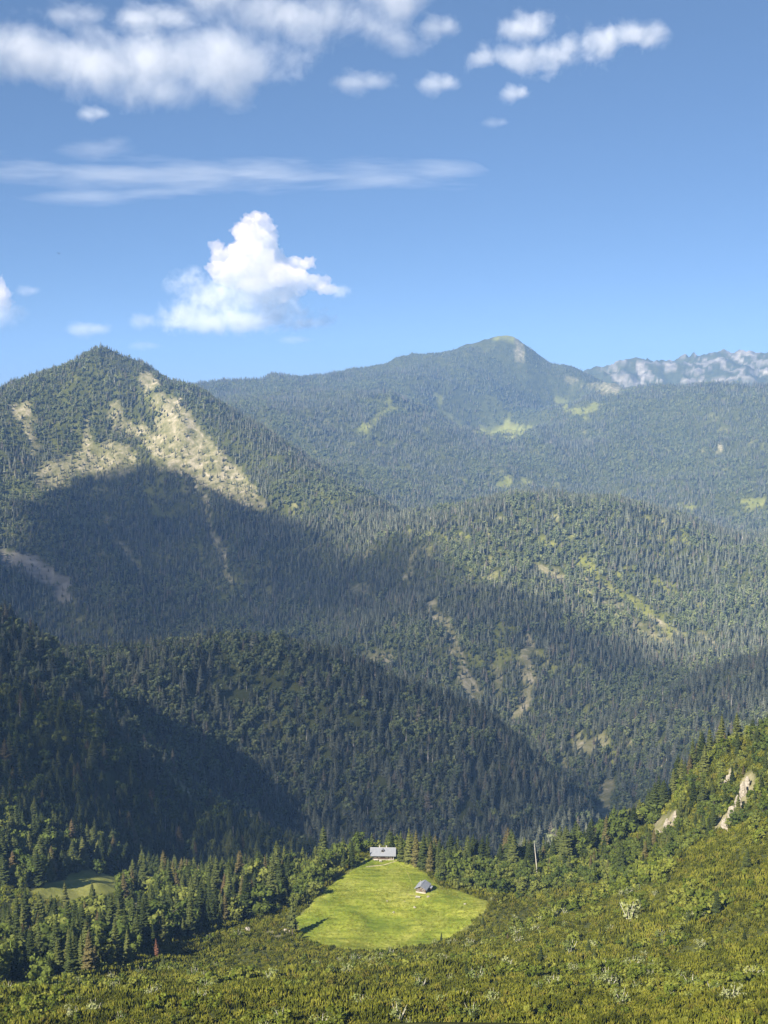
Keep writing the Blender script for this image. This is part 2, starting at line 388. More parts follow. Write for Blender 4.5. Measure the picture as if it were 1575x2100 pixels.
# kind: 's' tan scree / 'r' grey rock / 'g' grass ; how much of it ; how many trees stay ; nearest and farthest distance
PATCH = [
 ('p', [(333,806),(365,812),(395,860),(440,920),(485,955),(530,1005),(548,1048),(480,1032),(430,1008),(395,985),(350,965),(330,930),(322,870)], 's', 0.95, 0.28, 3000, 4400),
 ('p', [(300,752),(326,783),(326,798),(288,797),(280,775)], 's', 1.0, 0.02, 3000, 4400),
 ('p', [(20,826),(60,828),(76,850),(66,870),(82,925),(70,936),(50,890),(25,850)], 's', 0.9, 0.26, 3000, 4400),
 ('p', [(78,962),(110,940),(160,925),(230,898),(270,922),(290,962),(250,978),(150,978),(100,1012),(78,1004)], 's', 0.75, 0.48, 3000, 4400),
 ('l', [(178,860),(180,890),(188,925)], 's', 0.9, 0.2, 3000, 4400, 7),
 ('l', [(228,840),(240,868),(262,880),(290,885),(312,905),(330,945)], 's', 0.85, 0.45, 3000, 4400, 14),
 ('l', [(318,815),(330,815)], 's', 0.9, 0.25, 3000, 4400, 10),
 ('p', [(0,1128),(60,1140),(140,1180),(148,1225),(128,1242),(90,1205),(40,1168),(0,1162)], 'r', 0.9, 0.16, 2600, 4000),
 ('l', [(400,990),(425,1030),(430,1070),(455,1130),(465,1190)], 's', 1.0, 0.25, 2600, 3900, 6),
 ('l', [(215,1068),(240,1110),(285,1165)], 's', 0.9, 0.35, 2600, 3900, 8),
 ('l', [(480,1270),(486,1290)], 's', 0.6, 0.3, 2300, 3600, 6),
 ('l', [(850,1122),(842,1160),(838,1190)], 's', 0.7, 0.25, 2300, 3300, 6),
 ('l', [(855,1122),(880,1135)], 's', 0.7, 0.25, 2300, 3300, 5),
 ('l', [(748,1150),(765,1130)], 's', 0.7, 0.25, 2300, 3300, 6),
 ('p', [(1090,1100),(1120,1102),(1160,1125),(1120,1128)], 'g', 0.9, 0.3, 2300, 3300),
 ('p', [(1085,1158),(1130,1160),(1165,1180),(1150,1195),(1110,1175)], 's', 0.9, 0.15, 2200, 3300),
 ('l', [(1190,1150),(1220,1175),(1250,1205),(1300,1235),(1350,1268),(1375,1290)], 'g', 0.8, 0.45, 2100, 3300, 11),
 ('l', [(1200,1190),(1230,1215),(1260,1240),(1310,1290),(1370,1325),(1400,1350)], 's', 0.6, 0.62, 2100, 3300, 16),
 ('l', [(1330,1265),(1360,1285)], 's', 1.0, 0.05, 2100, 3300, 8),
 ('l', [(1340,1190),(1390,1215)], 'g', 0.8, 0.4, 2100, 3300, 8),
 ('l', [(1440,1300),(1475,1330)], 's', 0.8, 0.3, 2000, 3300, 6),
 ('l', [(882,1240),(905,1275),(930,1305)], 's', 1.0, 0.25, 2000, 3000, 11),
 ('l', [(935,1330),(955,1385),(975,1430)], 's', 0.9, 0.4, 1900, 3000, 14),
 ('l', [(1085,1315),(1078,1350),(1085,1400),(1070,1450),(1050,1490)], 's', 1.0, 0.25, 1850, 3000, 12),
 ('l', [(1020,1300),(1030,1340)], 'g', 0.6, 0.5, 1900, 3000, 18),
 ('l', [(1020,1360),(1025,1420)], 's', 0.6, 0.35, 1900, 3000, 9),
 ('l', [(720,1205),(755,1215)], 's', 0.5, 0.4, 2100, 3200, 12),
 ('l', [(750,1350),(800,1350)], 's', 0.6, 0.35, 1900, 2900, 10),
 ('p', [(960,886),(1010,880),(1030,868),(1040,856),(1055,868),(1072,874),(1100,868),(1085,884),(1072,902),(1030,896),(985,894)], 'g', 1.0, 0.10, 5200, 7400),
 ('l', [(735,880),(770,865),(805,832)], 'g', 0.8, 0.45, 4600, 7400, 7),
 ('l', [(1020,990),(1045,985)], 'g', 0.9, 0.2, 4000, 6500, 6),
 ('l', [(1065,982),(1085,988)], 'g', 0.9, 0.3, 4000, 6500, 6),
 ('l', [(895,815),(905,845),(930,860),(945,880)], 'g', 0.8, 0.3, 5200, 7800, 5),
 ('l', [(1140,815),(1165,840),(1200,845),(1225,830)], 'g', 0.8, 0.3, 5200, 7800, 6),
 ('l', [(1265,1015),(1280,1022)], 'g', 0.9, 0.2, 3500, 5500, 5),
 ('l', [(1400,1045),(1415,1040)], 'g', 0.9, 0.2, 3500, 5500, 10),
 ('l', [(1530,1030),(1560,1033)], 'g', 0.9, 0.2, 3500, 5500, 8),
 ('l', [(1478,915),(1482,930)], 's', 0.9, 0.2, 3800, 6500, 5),
 ('l', [(1062,705),(1070,735)], 's', 0.9, 0.0, 6800, 8500, 8),
 ('l', [(1020,690),(1055,692)], 'g', 0.9, 0.0, 6800, 8500, 8),
 ('l', [(1165,775),(1200,790),(1250,800)], 's', 0.6, 0.2, 6400, 8200, 6),
 # near wooded hill, the dark slope and the spur on the right
 ('l', [(976,1562),(980,1580),(972,1600),(978,1618)], 'r', 1.0, 0.0, 1000, 1700, 8),
 ('l', [(360,1600),(395,1635),(440,1672)], 's', 0.9, 0.05, 700, 1300, 6),
 ('l', [(170,1400),(195,1425)], 's', 0.7, 0.15, 850, 1300, 13),
 ('l', [(120,1355),(150,1380)], 'g', 0.8, 0.2, 850, 1300, 10),
 ('l', [(290,1530),(320,1570)], 'g', 0.8, 0.3, 850, 1300, 6),
 ('p', [(1175,1520),(1215,1512),(1245,1505),(1250,1520),(1200,1545),(1170,1545)], 's', 0.8, 0.2, 1150, 2000),
 ('l', [(1240,1515),(1262,1545),(1250,1580)], 'g', 0.8, 0.2, 1150, 2000, 9),
 ('l', [(1280,1520),(1320,1530)], 's', 0.8, 0.2, 1150, 2000, 9),
 ('l', [(1370,1572),(1405,1558)], 's', 0.95, 0.08, 1150, 2000, 13),
 ('l', [(1250,1620),(1235,1680),(1240,1715)], 's', 0.95, 0.08, 1000, 2000, 17),
 ('l', [(1300,1660),(1320,1650)], 'g', 0.7, 0.3, 1100, 2000, 12),
 ('l', [(1150,1560),(1170,1590)], 's', 0.6, 0.3, 1150, 2000, 8),
 # small clearing on the left
 ('p', [(58,1838),(100,1812),(140,1790),(190,1783),(240,1797),(300,1806),(302,1818),(250,1822),(215,1832),(150,1845),(90,1850)], 'g', 1.0, 0.0, 560, 820),
 ('p', [(258,1850),(305,1850),(312,1872),(280,1872)], 's', 0.9, 0.0, 560, 820),
 # bright flank: rock shows through
 ('l', [(1532,1600),(1518,1640),(1500,1665),(1480,1695)], 's', 1.0, 0.0, 440, 760, 15),
 ('l', [(1480,1600),(1500,1588)], 's', 1.0, 0.0, 480, 760, 5),
 ('l', [(1390,1672),(1365,1690),(1342,1712)], 's', 1.0, 0.0, 440, 760, 13),
 ('p', [(480,1905),(520,1893),(590,1890),(605,1908),(590,1920),(520,1915)], 's', 0.35, 0.55, 500, 640),
]
MEADOW_PX = [(604,1888),(618,1874),(640,1855),(680,1815),(712,1790),(728,1776),(748,1765),(765,1758),(812,1758),(835,1766),(856,1778),(880,1800),(905,1822),(950,1832),(992,1848),(986,1870),(962,1895),(932,1922),(890,1942),(800,1950),(720,1950),(660,1942),(626,1925),(610,1908)]
MEADOW = first_hit(*np.array(MEADOW_PX, float).T)[:, :2]
def in_meadow(x, y): return poly_sd(MEADOW, x, y)
def cover(x, y, z):
    """scree, rock, grass amounts and the share of trees that stay"""
    u, v = project(x, y, z); r = np.hypot(x, y)
    sc = np.where(y < 1700, 18.0, np.where(y < 4700, 38.0, 90.0))
    wu = 14 * fbm(x/sc, z/sc + y/sc, 51, 4); wv = 14 * fbm(x/sc + 31, y/sc + z/sc, 52, 4)
    uu, vv = u + wu, v + wv
    S = np.zeros(x.shape); Rk = np.zeros(x.shape); G = np.zeros(x.shape); T = np.ones(x.shape)
    ok0 = (y > 50)
    for p in PATCH:
        xs = [q[0] for q in p[1]]; ys = [q[1] for q in p[1]]; w = p[7] if p[0] == 'l' else 0
        m = ok0 & (y > p[5]) & (y < p[6]) & (u > min(xs)-w-24) & (u < max(xs)+w+24) & (v > min(ys)-w-24) & (v < max(ys)+w+24)
        if not m.any(): continue
        sd = poly_sd(p[1], uu[m], vv[m]) if p[0] == 'p' else line_sd(p[1], w, uu[m], vv[m])
        k = sstep(-2.5, 2.5, sd)
        tgt = {'s': S, 'r': Rk, 'g': G}[p[2]]
        tgt[m] = np.maximum(tgt[m], k * p[3]); T[m] = np.minimum(T[m], 1 - k * (1 - p[4]))
    # thin openings in the woods, drawn out down the slope
    wgt = sstep(1950, 2150, y) * (1 - sstep(3150, 3300, y)) * sstep(760, 1000, u) + 0.75 * sstep(1180, 1300, y) * (1 - sstep(1850, 1950, y)) * sstep(1090, 1160, u) + 0.55 * sstep(2700, 2900, y) * (1 - sstep(4050, 4200, y)) * (1 - sstep(820, 900, u)) + 0.35 * sstep(4300, 4600, y) * (1 - sstep(6300, 6600, y))
    zz = np.where(y < 3400, 1.0, 1.7)
    wx_ = fbm(x/(70*zz), y/(70*zz), 304, 3); wy_ = fbm(x/(70*zz)+5, y/(70*zz)+3, 305, 3)
    op = wgt * sstep(0.34, 0.50, fbm((x + 0.45*y + 40*wx_)/(22*zz), (y - 0.5*x + 40*wy_)/(40*zz), 301, 3))
    G = np.maximum(G, 0.75 * op); S = np.maximum(S, 0.55 * op * sstep(-0.1, 0.25, fbm(x/(60*zz), y/(60*zz), 303, 3))); T = np.minimum(T, 1 - 0.72 * op)
    # the pale rock range on the far right and the bald far summits
    far = sstep(8300, 8700, y) * sstep(1120, 1330, u) * (y > 0)
    rib = ridged(x/120 + y/600, z/150 + y/300, 61, 5)
    rk = far * sstep(0.50, 0.62, rib + 0.12*sstep(1380, 1560, u)); Rk = np.maximum(Rk, rk); T = np.where(far > 0.5, np.minimum(T, 0.10 * (1 - rk)), T)
    lip = sstep(6200, 6500, y) * (1 - sstep(7200, 7600, y)) * sstep(1225, 1240, u) * (1 - sstep(1265, 1285, u)) * sstep(770, 780, v) * (1 - sstep(806, 816, v))
    S = np.maximum(S, lip * 0.8); T = np.minimum(T, 1 - lip)
    T = np.where((y > 7450) & (v < 712) & (u > 930) & (u < 1120), np.minimum(T, 0.12), T)
    md = in_meadow(x, y); near = (np.abs(x) < 200) & (y > 450) & (y < 760)
    G = np.where(near, np.maximum(G, sstep(-4, 2, md)), G); T = np.where(near & (md > -1.0), 0.0, T)
    return S, Rk, G, T

def ground_material():
    m, nt, nodes, L = new_mat("forest_ground")
    out = N(nt, "ShaderNodeOutputMaterial"); p = N(nt, "ShaderNodeBsdfPrincipled"); geo = N(nt, "ShaderNodeNewGeometry")
    pos = geo.outputs["Position"]
    at = N(nt, "ShaderNodeAttribute", attribute_name="cover"); sp = N(nt, "ShaderNodeSeparateColor"); L.new(at.outputs["Color"], sp.inputs[0])
    n1 = noise(nt, 0.028, 8, 0.66, pos, 0.4); n2 = noise(nt, 0.6, 4, 0.6, pos); n3 = noise(nt, 0.012, 5, 0.6, pos)
    floor = ramp(nt, [(0.3, (0.030,0.036,0.010)), (0.55, (0.055,0.062,0.016)), (0.75, (0.095,0.095,0.030))]); L.new(n1.outputs[0], floor.inputs[0])
    scree = ramp(nt, [(0.25, (0.075,0.080,0.030)), (0.42, (0.14,0.135,0.060)), (0.55, (0.21,0.19,0.11)), (0.66, (0.30,0.265,0.18)), (0.8, (0.38,0.34,0.25))]); mp = N(nt, "ShaderNodeMapping"); mp.inputs["Scale"].default_value = (0.045, 0.045, 0.010); L.new(pos, mp.inputs[0])
    n4 = noise(nt, 1.0, 6, 0.65, mp.outputs[0], 0.8)
    mixn = math_n(nt, 'MULTIPLY_ADD', n4.outputs[0], 0.9); mixn.node.inputs[2].default_value = -0.45
    L.new(math_n(nt, 'ADD', n1.outputs[0], mixn), scree.inputs[0])
    rock = ramp(nt, [(0.3, (0.08,0.085,0.065)), (0.5, (0.19,0.175,0.145)), (0.7, (0.34,0.31,0.255))]); L.new(n3.outputs[0], rock.inputs[0])
    grass = ramp(nt, [(0.3, (0.100,0.112,0.024)), (0.5, (0.160,0.168,0.038)), (0.75, (0.230,0.222,0.062))]); L.new(n1.outputs[0], grass.inputs[0])
    c = mixc(nt, sp.outputs[2], floor.outputs[0], grass.outputs[0])
    c = mixc(nt, sp.outputs[0], c, scree.outputs[0]); c = mixc(nt, sp.outputs[1], c, rock.outputs[0])
    L.new(c, p.inputs["Base Color"]); p.inputs["Roughness"].default_value = 0.95; p.inputs["Specular IOR Level"].default_value = 0.1
    b = N(nt, "ShaderNodeBump"); b.inputs["Strength"].default_value = 0.9; b.inputs["Distance"].default_value = 3.0
    L.new(n1.outputs[0], b.inputs["Height"]); L.new(b.outputs[0], p.inputs["Normal"])
    L.new(p.outputs[0], out.inputs[0])
    return m
M['ground'] = ground_material()
CS, CR, CG, CT = cover(GX, GY, GZ)
# bare scree and rock is rougher than the woodland floor
RG = np.exp(LR)[None, :] + 0 * GZ
GZ += np.maximum(CS, CR) * (fbm(GX/45, GY/45 + GZ/30, 71, 4) * np.clip(RG/420, 0.8, 12) + (ridged(GX/150, GY/150, 72, 3) - 0.6) * np.clip(RG/300, 0, 26))
na, nr = GX.shape
idx = np.arange(na * nr).reshape(na, nr)
a0 = idx[:-1, :-1].ravel(); a1 = idx[:-1, 1:].ravel(); b1 = idx[1:, 1:].ravel(); b0 = idx[1:, :-1].ravel()
cap = idx[:-1, 0][::-1][None, :]
me = mesh_np("terrain", np.stack([GX.ravel(), GY.ravel(), GZ.ravel()], 1), [np.stack([a0, b0, b1, a1], 1)], M['ground'], smooth=True)
ca = me.color_attributes.new("cover", 'FLOAT_COLOR', 'POINT')
ca.data.foreach_set("color", np.stack([CS.ravel(), CR.ravel(), CG.ravel(), np.ones(CS.size)], 1).astype(np.float32).ravel())
terrain = tag(link("terrain", me), "forested mountain terrain with valleys, ridges, scree and rock", None, None, "structure")
# ------------------------------------------------------------------ plants: prototypes
def rot_z(V, a):
    c, s = math.cos(a), math.sin(a); V = np.asarray(V); return np.stack([V[:,0]*c - V[:,1]*s, V[:,0]*s + V[:,1]*c, V[:,2]], 1)
def cone_v(r0, z0, r1, z1, n, R=None):
    t = np.arange(n) * 2 * math.pi / n
    V = [(r0*math.cos(a), r0*math.sin(a), z0) for a in t] + [(r1*math.cos(a), r1*math.sin(a), z1) for a in t]
    return np.array(V), [(k, (k+1) % n, n + (k+1) % n, n + k) for k in range(n)]
def spruce_crown(R, whorls, per, width, fins=True, base=0.12, gappy=0.0, thin=1.0):
    """whorls of drooping boughs, height 1; returns verts, tris"""
    V = []; F = []; n = 0
    for i in range(whorls):
        t = i / (whorls - 1.0)
        z = base + (1 - base) * (t ** 0.92) * 0.985
        rad = width * (1 - t) ** 0.80 * (0.86 + 0.28 * R.random()) + 0.012
        if t < 0.12: rad *= 0.75 + 2.0 * t
        k = max(4, int(per * (1 - 0.45 * t)))
        ph = R.random() * 6.28
        for j in range(k):
            if R.random() < gappy: continue
            a = ph + 6.283 * j / k + R.normal(0, 0.16); L = rad * (0.72 + 0.5 * R.random())
            zz = z + R.normal(0, 0.010); droop = L * (0.32 + 0.30 * R.random()) * (1.15 - 0.9 * t)
            w = L * (0.30 + 0.14 * R.random()) * thin + 0.006
            c, s = math.cos(a), math.sin(a)
            P = [(0.06*L*c, 0.06*L*s, zz + 0.02*L), (0.62*L*c - w*s, 0.62*L*s + w*c, zz - 0.55*droop), (0.62*L*c + w*s, 0.62*L*s - w*c, zz - 0.55*droop), (L*c, L*s, zz - droop*0.85 + 0.1*L)]
            V += P; F += [(n, n+2, n+1), (n+1, n+2, n+3)]; m = 4
            if fins:
                V += [(0.55*L*c, 0.55*L*s, zz - droop*0.6 - 0.26*L - 0.012)]; F += [(n, n+3, n+4)]; m = 5
            n += m
    V += [(0, 0, 1.0), (0.012, 0, 0.93), (-0.008, 0.01, 0.93), (-0.008, -0.01, 0.93)]; F += [(n, n+1, n+2), (n, n+2, n+3), (n, n+3, n+1)]; n += 4
    # dense inner crown
    kk = 7
    rings = [(width*0.50, base + 0.01), (width*0.33, base + (1-base)*0.40), (0.01, 0.93)]
    for (r0, z0), (r1, z1) in zip(rings[:-1], rings[1:]):
        cv, cf = cone_v(r0, z0, r1, z1, kk)
        cv[:, :2] *= (1 + R.normal(0, 0.10, (len(cv), 1)))
        V += [tuple(q) for q in cv]
        for q in cf: F += [(q[0]+n, q[1]+n, q[2]+n), (q[0]+n, q[2]+n, q[3]+n)]
        n += len(cv)
    return np.array(V), np.array(F)
def trunk_mesh(name, mat, top=0.9, r=0.013, n=6, lean=0.0):
    m = MB(); m.tube((0, 0, -0.05), (lean*0.5, 0, top*0.5), r, r*0.7, n); m.tube((lean*0.5, 0, top*0.5), (lean, 0, top), r*0.7, r*0.2, n)
    return m.mesh(name, mat)
def leaf_quads(R, C, Nrm, size, squash=0.75):
    """one small leaf spray (quad, folded) per point"""
    n = len(C); d = Nrm + R.normal(0, 0.75, (n, 3)); d /= np.linalg.norm(d, axis=1, keepdims=True)
    a = np.cross(d, R.normal(0, 1, (n, 3))); a /= np.linalg.norm(a, axis=1, keepdims=True) + 1e-9
    b = np.cross(d, a); s = size * (0.6 + 0.8 * R.random((n, 1)))
    V = np.concatenate([C - a*s - b*s*squash*0.3, C - b*s*squash + d*s*0.15, C + a*s + b*s*squash*0.2, C + b*s*squash - d*s*0.2], 1).reshape(-1, 3)
    return V, np.arange(4*n).reshape(n, 4)
def broad_crown(R, nleaf, size, lobes=9, h=1.0, wid=0.42, base=0.18, core=True):
    """leaf sprays over uneven lobes, height 1"""
    cs = []; 
    for k in range(lobes):
        t = (k + 0.5) / lobes; z = base + 0.12 + (0.80 - base) * t
        q = wid * 0.62 * math.sin(math.pi * min(1, 0.25 + 0.75 * (1 - t))) * (0.6 + 0.6 * R.random()); a = R.random() * 6.28
        cs.append((q * math.cos(a), q * math.sin(a), z, wid * (0.36 + 0.22 * R.random()) * (1.1 - 0.45 * t)))
    cs = np.array(cs); w = cs[:, 3] ** 2; w /= w.sum()
    k = R.choice(lobes, nleaf, p=w); d = R.normal(0, 1, (nleaf, 3)); d[:, 2] += 0.25; d /= np.linalg.norm(d, axis=1, keepdims=True)
    rr = cs[k, 3:4] * (0.62 + 0.46 * R.random((nleaf, 1)) ** 0.6)
    C = cs[k, :3] + d * rr * np.array([1, 1, 0.85])
    V, F = leaf_quads(R, C, d, size); F4 = F; V = [V]; T = []; n = 4 * nleaf
    if core:
        for x, y, z, r in cs:
            bm = bmesh.new(); bmesh.ops.create_icosphere(bm, subdivisions=1, radius=r * 0.70)
            bm.verts.ensure_lookup_table(); cv = np.array([v.co[:] for v in bm.verts]) * (1 + R.normal(0, 0.12, (len(bm.verts), 1))) + (x, y, z)
            T += [[v.index + n for v in f.verts] for f in bm.faces]; V.append(cv); n += len(cv); bm.free()
    return np.concatenate(V), F4, np.array(T, int).reshape(-1, 3)
def pine_clump(R, shoots, r=1.0, core=True, sides=4):
    """dwarf pine: a low dome of upright candle-like shoots; about 2.2 m wide and 1.5 m tall at scale 1"""
    V = []; F = []; n = 0
    for k in range(shoots):
        q = r * math.sqrt(R.random()) * 1.1; a = R.random() * 6.28
        x, y = q * math.cos(a), q * math.sin(a); z0 = 1.0 * (1 - (q / 1.25) ** 2) * (0.75 + 0.45 * R.random()) - 0.1
        L = 0.7 + 0.75 * R.random(); w = 0.15 + 0.10 * R.random()
        lx, ly = 0.30 * x + R.normal(0, 0.06), 0.30 * y + R.normal(0, 0.06)
        p0 = (x, y, z0); pm = (x + lx*0.55, y + ly*0.55, z0 + L*0.55); p1 = (x + lx, y + ly, z0 + L)
        ph = R.random() * 6.28
        V.append(p0)
        for j in range(sides):
            t = ph + 6.283 * j / sides; V.append((pm[0] + w*math.cos(t), pm[1] + w*math.sin(t), pm[2] + R.normal(0, 0.05)))
        V.append(p1)
        for j in range(sides):
            F += [(n, n+1+(j+1) % sides, n+1+j), (n+1+j, n+1+(j+1) % sides, n+1+sides)]
        n += sides + 2
    if core:
        cv, cf = cone_v(r*1.05, -0.3, r*0.55, 0.75, 8); cv[:, :2] *= 1 + R.normal(0, 0.1, (len(cv), 1)); V += [tuple(c) for c in cv]; V.append((0, 0, 0.95))
        for f in cf: F += [(f[0]+n, f[1]+n, f[2]+n), (f[0]+n, f[2]+n, f[3]+n)]
        F += [(n+8+k, n+8+(k+1) % 8, n+16) for k in range(8)]
    return np.array(V), np.array(F)
def joined(name, parts):
    """parts: list of (verts, [faces...], material)"""
    Vs = []; fs = {3: [], 4: []}; ms = {3: [], 4: []}; mats = []; n = 0
    for V, Fl, mat in parts:
        if mat not in mats: mats.append(mat)
        for F in Fl:
            F = np.asarray(F)
            if len(F) == 0: continue
            fs[F.shape[1]].append(F + n); ms[F.shape[1]].append(np.full(len(F), mats.index(mat)))
        Vs.append(V); n += len(V)
    fl = [np.concatenate(fs[k]) for k in (3, 4) if fs[k]]; fm = np.concatenate([np.concatenate(ms[k]) for k in (3, 4) if fs[k]])
    return mesh_np(name, np.concatenate(Vs), fl, mats, False, fm)
def trunk_np(top, r, n=5):
    V, F = cone_v(r, -0.06, r*0.3, top, n); return V, [np.array(F)]
PROTO = bpy.data.collections.new("plant_prototypes")     # not linked to the scene: only a source of geometry
def proto(name, me):
    o = bpy.data.objects.new(name, me); PROTO.objects.link(o); return o
R = np.random.default_rng(3)
far_spruce = []; mid_spruce = []; far_broad = []; mid_broad = []; snag = []
for k in range(4):
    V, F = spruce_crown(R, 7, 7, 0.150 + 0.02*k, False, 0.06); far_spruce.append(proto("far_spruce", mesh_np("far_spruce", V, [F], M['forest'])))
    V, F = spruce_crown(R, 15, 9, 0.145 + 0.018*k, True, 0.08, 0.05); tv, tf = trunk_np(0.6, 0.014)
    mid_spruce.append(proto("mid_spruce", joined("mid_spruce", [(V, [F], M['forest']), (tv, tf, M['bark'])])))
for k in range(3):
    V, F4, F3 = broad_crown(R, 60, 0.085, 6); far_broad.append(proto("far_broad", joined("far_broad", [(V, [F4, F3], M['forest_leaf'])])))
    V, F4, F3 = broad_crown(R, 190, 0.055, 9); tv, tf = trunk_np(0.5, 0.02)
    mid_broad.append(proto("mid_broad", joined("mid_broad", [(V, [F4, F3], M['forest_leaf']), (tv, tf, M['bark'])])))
V, F = spruce_crown(R, 9, 5, 0.05, False, 0.25, 0.4, 0.4); tv, tf = trunk_np(1.0, 0.013)
snag.append(proto("snag", joined("snag", [(V[:-14], [F[(F < len(V)-14).all(1)]], M['deadwood']), (tv, tf, M['deadwood'])])))

def scatter(name, P, sc, protos, pick, label=None, cat=None, seed=0):
    """one woodland mass: geometry nodes put a plant on every point"""
    n = len(P); R = np.random.default_rng(seed)
    me = bpy.data.meshes.new(name); me.vertices.add(n); me.vertices.foreach_set("co", np.asarray(P, np.float32).ravel())
    for nm, ty, val in (("sc", 'FLOAT_VECTOR', sc), ("rz", 'FLOAT_VECTOR', np.stack([R.normal(0, 0.03, n), R.normal(0, 0.03, n), R.random(n)*6.283], 1)), ("id", 'INT', pick)):
        at = me.attributes.new(nm, ty, 'POINT')
        at.data.foreach_set("vector" if ty == 'FLOAT_VECTOR' else "value", np.asarray(val, np.float32 if ty == 'FLOAT_VECTOR' else np.int32).ravel())
    o = link(name, me); tag(o, label, cat, None, "stuff")
    ng = bpy.data.node_groups.new(name, 'GeometryNodeTree')
    ng.interface.new_socket("Geometry", in_out='INPUT', socket_type='NodeSocketGeometry'); ng.interface.new_socket("Geometry", in_out='OUTPUT', socket_type='NodeSocketGeometry')
    gi = ng.nodes.new("NodeGroupInput"); go = ng.nodes.new("NodeGroupOutput"); ip = ng.nodes.new("GeometryNodeInstanceOnPoints"); g2i = ng.nodes.new("GeometryNodeGeometryToInstance")
    for p in reversed(protos):
        oi = ng.nodes.new("GeometryNodeObjectInfo"); oi.inputs["Object"].default_value = p; oi.inputs["As Instance"].default_value = False
        ng.links.new(oi.outputs["Geometry"], g2i.inputs[0])
    def attr(nm, ty):
        a = ng.nodes.new("GeometryNodeInputNamedAttribute"); a.data_type = ty; a.inputs["Name"].default_value = nm; return a.outputs["Attribute"]
    ip.inputs["Pick Instance"].default_value = True
    ng.links.new(gi.outputs[0], ip.inputs["Points"]); ng.links.new(g2i.outputs[0], ip.inputs["Instance"])
    ng.links.new(attr("id", 'INT'), ip.inputs["Instance Index"]); ng.links.new(attr("sc", 'FLOAT_VECTOR'), ip.inputs["Scale"])
    ng.links.new(attr("rz", 'FLOAT_VECTOR'), ip.inputs["Rotation"]); ng.links.new(ip.outputs[0], go.inputs[0])
    md = o.modifiers.new("plants", 'NODES'); md.node_group = ng
    return o
# ------------------------------------------------------------------ where trees stand
GE6 = np.maximum.accumulate(np.where(LR[None,:] < math.log(150), -9, (GZ + np.where(RG > 900, 7.0, 1.0)) / RG), 1)
def seen(x, y, ztop, slack=0.0025):
    """is the plant's top above the nearer land (with some slack, for a viewer a step aside)?"""
    a = np.arctan2(x, y); r = np.hypot(x, y)
    i = np.clip(np.round(np.interp(a, AZ, np.arange(len(AZ)))).astype(int), 0, len(AZ)-1)
    j = np.clip(np.interp(np.log(r * 0.985), LR, np.arange(len(LR))).astype(int) - 1, 0, len(LR)-1)
    m = GE6[i, j]
    for di in (-3, 3): m = np.minimum(m, GE6[np.clip(i+di, 0, len(AZ)-1), j])
    return ztop / r > m - slack
def candidates(r0, r1, space, az=0.385, seed=0):
    R = np.random.default_rng(seed); n = int(az * (r1*r1 - r0*r0) / (space*space))
    r = np.sqrt(r0*r0 + (r1*r1 - r0*r0) * R.random(n)); a = (R.random(n)*2 - 1) * az
    x, y = r*np.sin(a), r*np.cos(a)
    # thin clumps out: keep one per jittered cell
    key = np.floor(x/space*1.15).astype(np.int64) * 1000003 + np.floor(y/space*1.15).astype(np.int64)
    _, k = np.unique(key, return_index=True); x, y = x[k], y[k]
    return x, y, height(x, y)
BANDS = [(690, 1150, 5.8), (1150, 1700, 6.0), (1700, 2600, 6.2), (2600, 3500, 6.8), (3500, 4500, 7.6), (4500, 6000, 10.5), (6000, 9600, 13.0)]
WOODS = {}
near_pool = []
for bi, (r0, r1, sp_) in enumerate(BANDS):
    x, y, z = candidates(r0, r1, sp_, seed=100+bi)
    R = np.random.default_rng(200+bi); n = len(x); r = np.hypot(x, y)
    _, _, _, keep = cover(x, y, z)
    dens = 0.88 + 0.5 * fbm(x/55, y/55, 81, 3)
    ok = (R.random(n) < keep * np.clip(dens, 0.3, 1.0))
    stand = fbm(x/140, y/140, 83, 3)                       # taller and shorter stands
    h = (np.where(r < 1700, 21.0, 18.5) + 6.5 * stand + R.normal(0, 4.6, n)) * np.where(r > 5500, 1.05, 1.0); h = np.clip(h, 6, 30)
    h *= np.where(keep < 0.6, 0.72, 1.0)
    h *= 1 - 0.75 * sstep(7000, 8200, y)                   # tree line
    ok &= seen(x, y, z + h)
    x, y, z, h, stand, r = (q[ok] for q in (x, y, z, h, stand, r)); n = len(x)
    br_amt = fbm(x/230, y/230, 85, 4) + 0.25 * fbm(x/40, y/40, 86, 2)
    leafy = (R.random(n) < np.clip(0.24 + 1.2 * br_amt, 0.04, 0.8))
    dead = R.random(n) < np.where(r < 950, 0.0, np.where(r < 2000, 0.022, 0.010))
    h = np.where(leafy, h * 0.74, h)
    wd = np.where(leafy, h * (0.85 + 0.35 * R.random(n)), h * (0.9 + 0.6 * R.random(n)))
    wood = np.where(r < 1150, 0, 0)
    u, v = project(x, y, z)
    wood = np.where(r < 2000, np.where((u < 540) & (r < 1230) & (v < 1790), 'dark_slope', np.where((u > 1100) & (v < 1760), 'right_spur', 'near_hill')),
            np.where(r < 4450, np.where(((u < 900) & (r > 3150)) | (u < 560) | ((u < 690) & (r > 2500)), 'left_mountain', 'middle_dome'), np.where(y > 6600, 'far_peak', 'far_spurs')))
    for w in np.unique(wood):
        m = wood == w
        WOODS.setdefault(w, []).append(np.stack([x[m], y[m], z[m], h[m], wd[m], leafy[m], dead[m], np.full(m.sum(), r0 >= 1700)], 1))
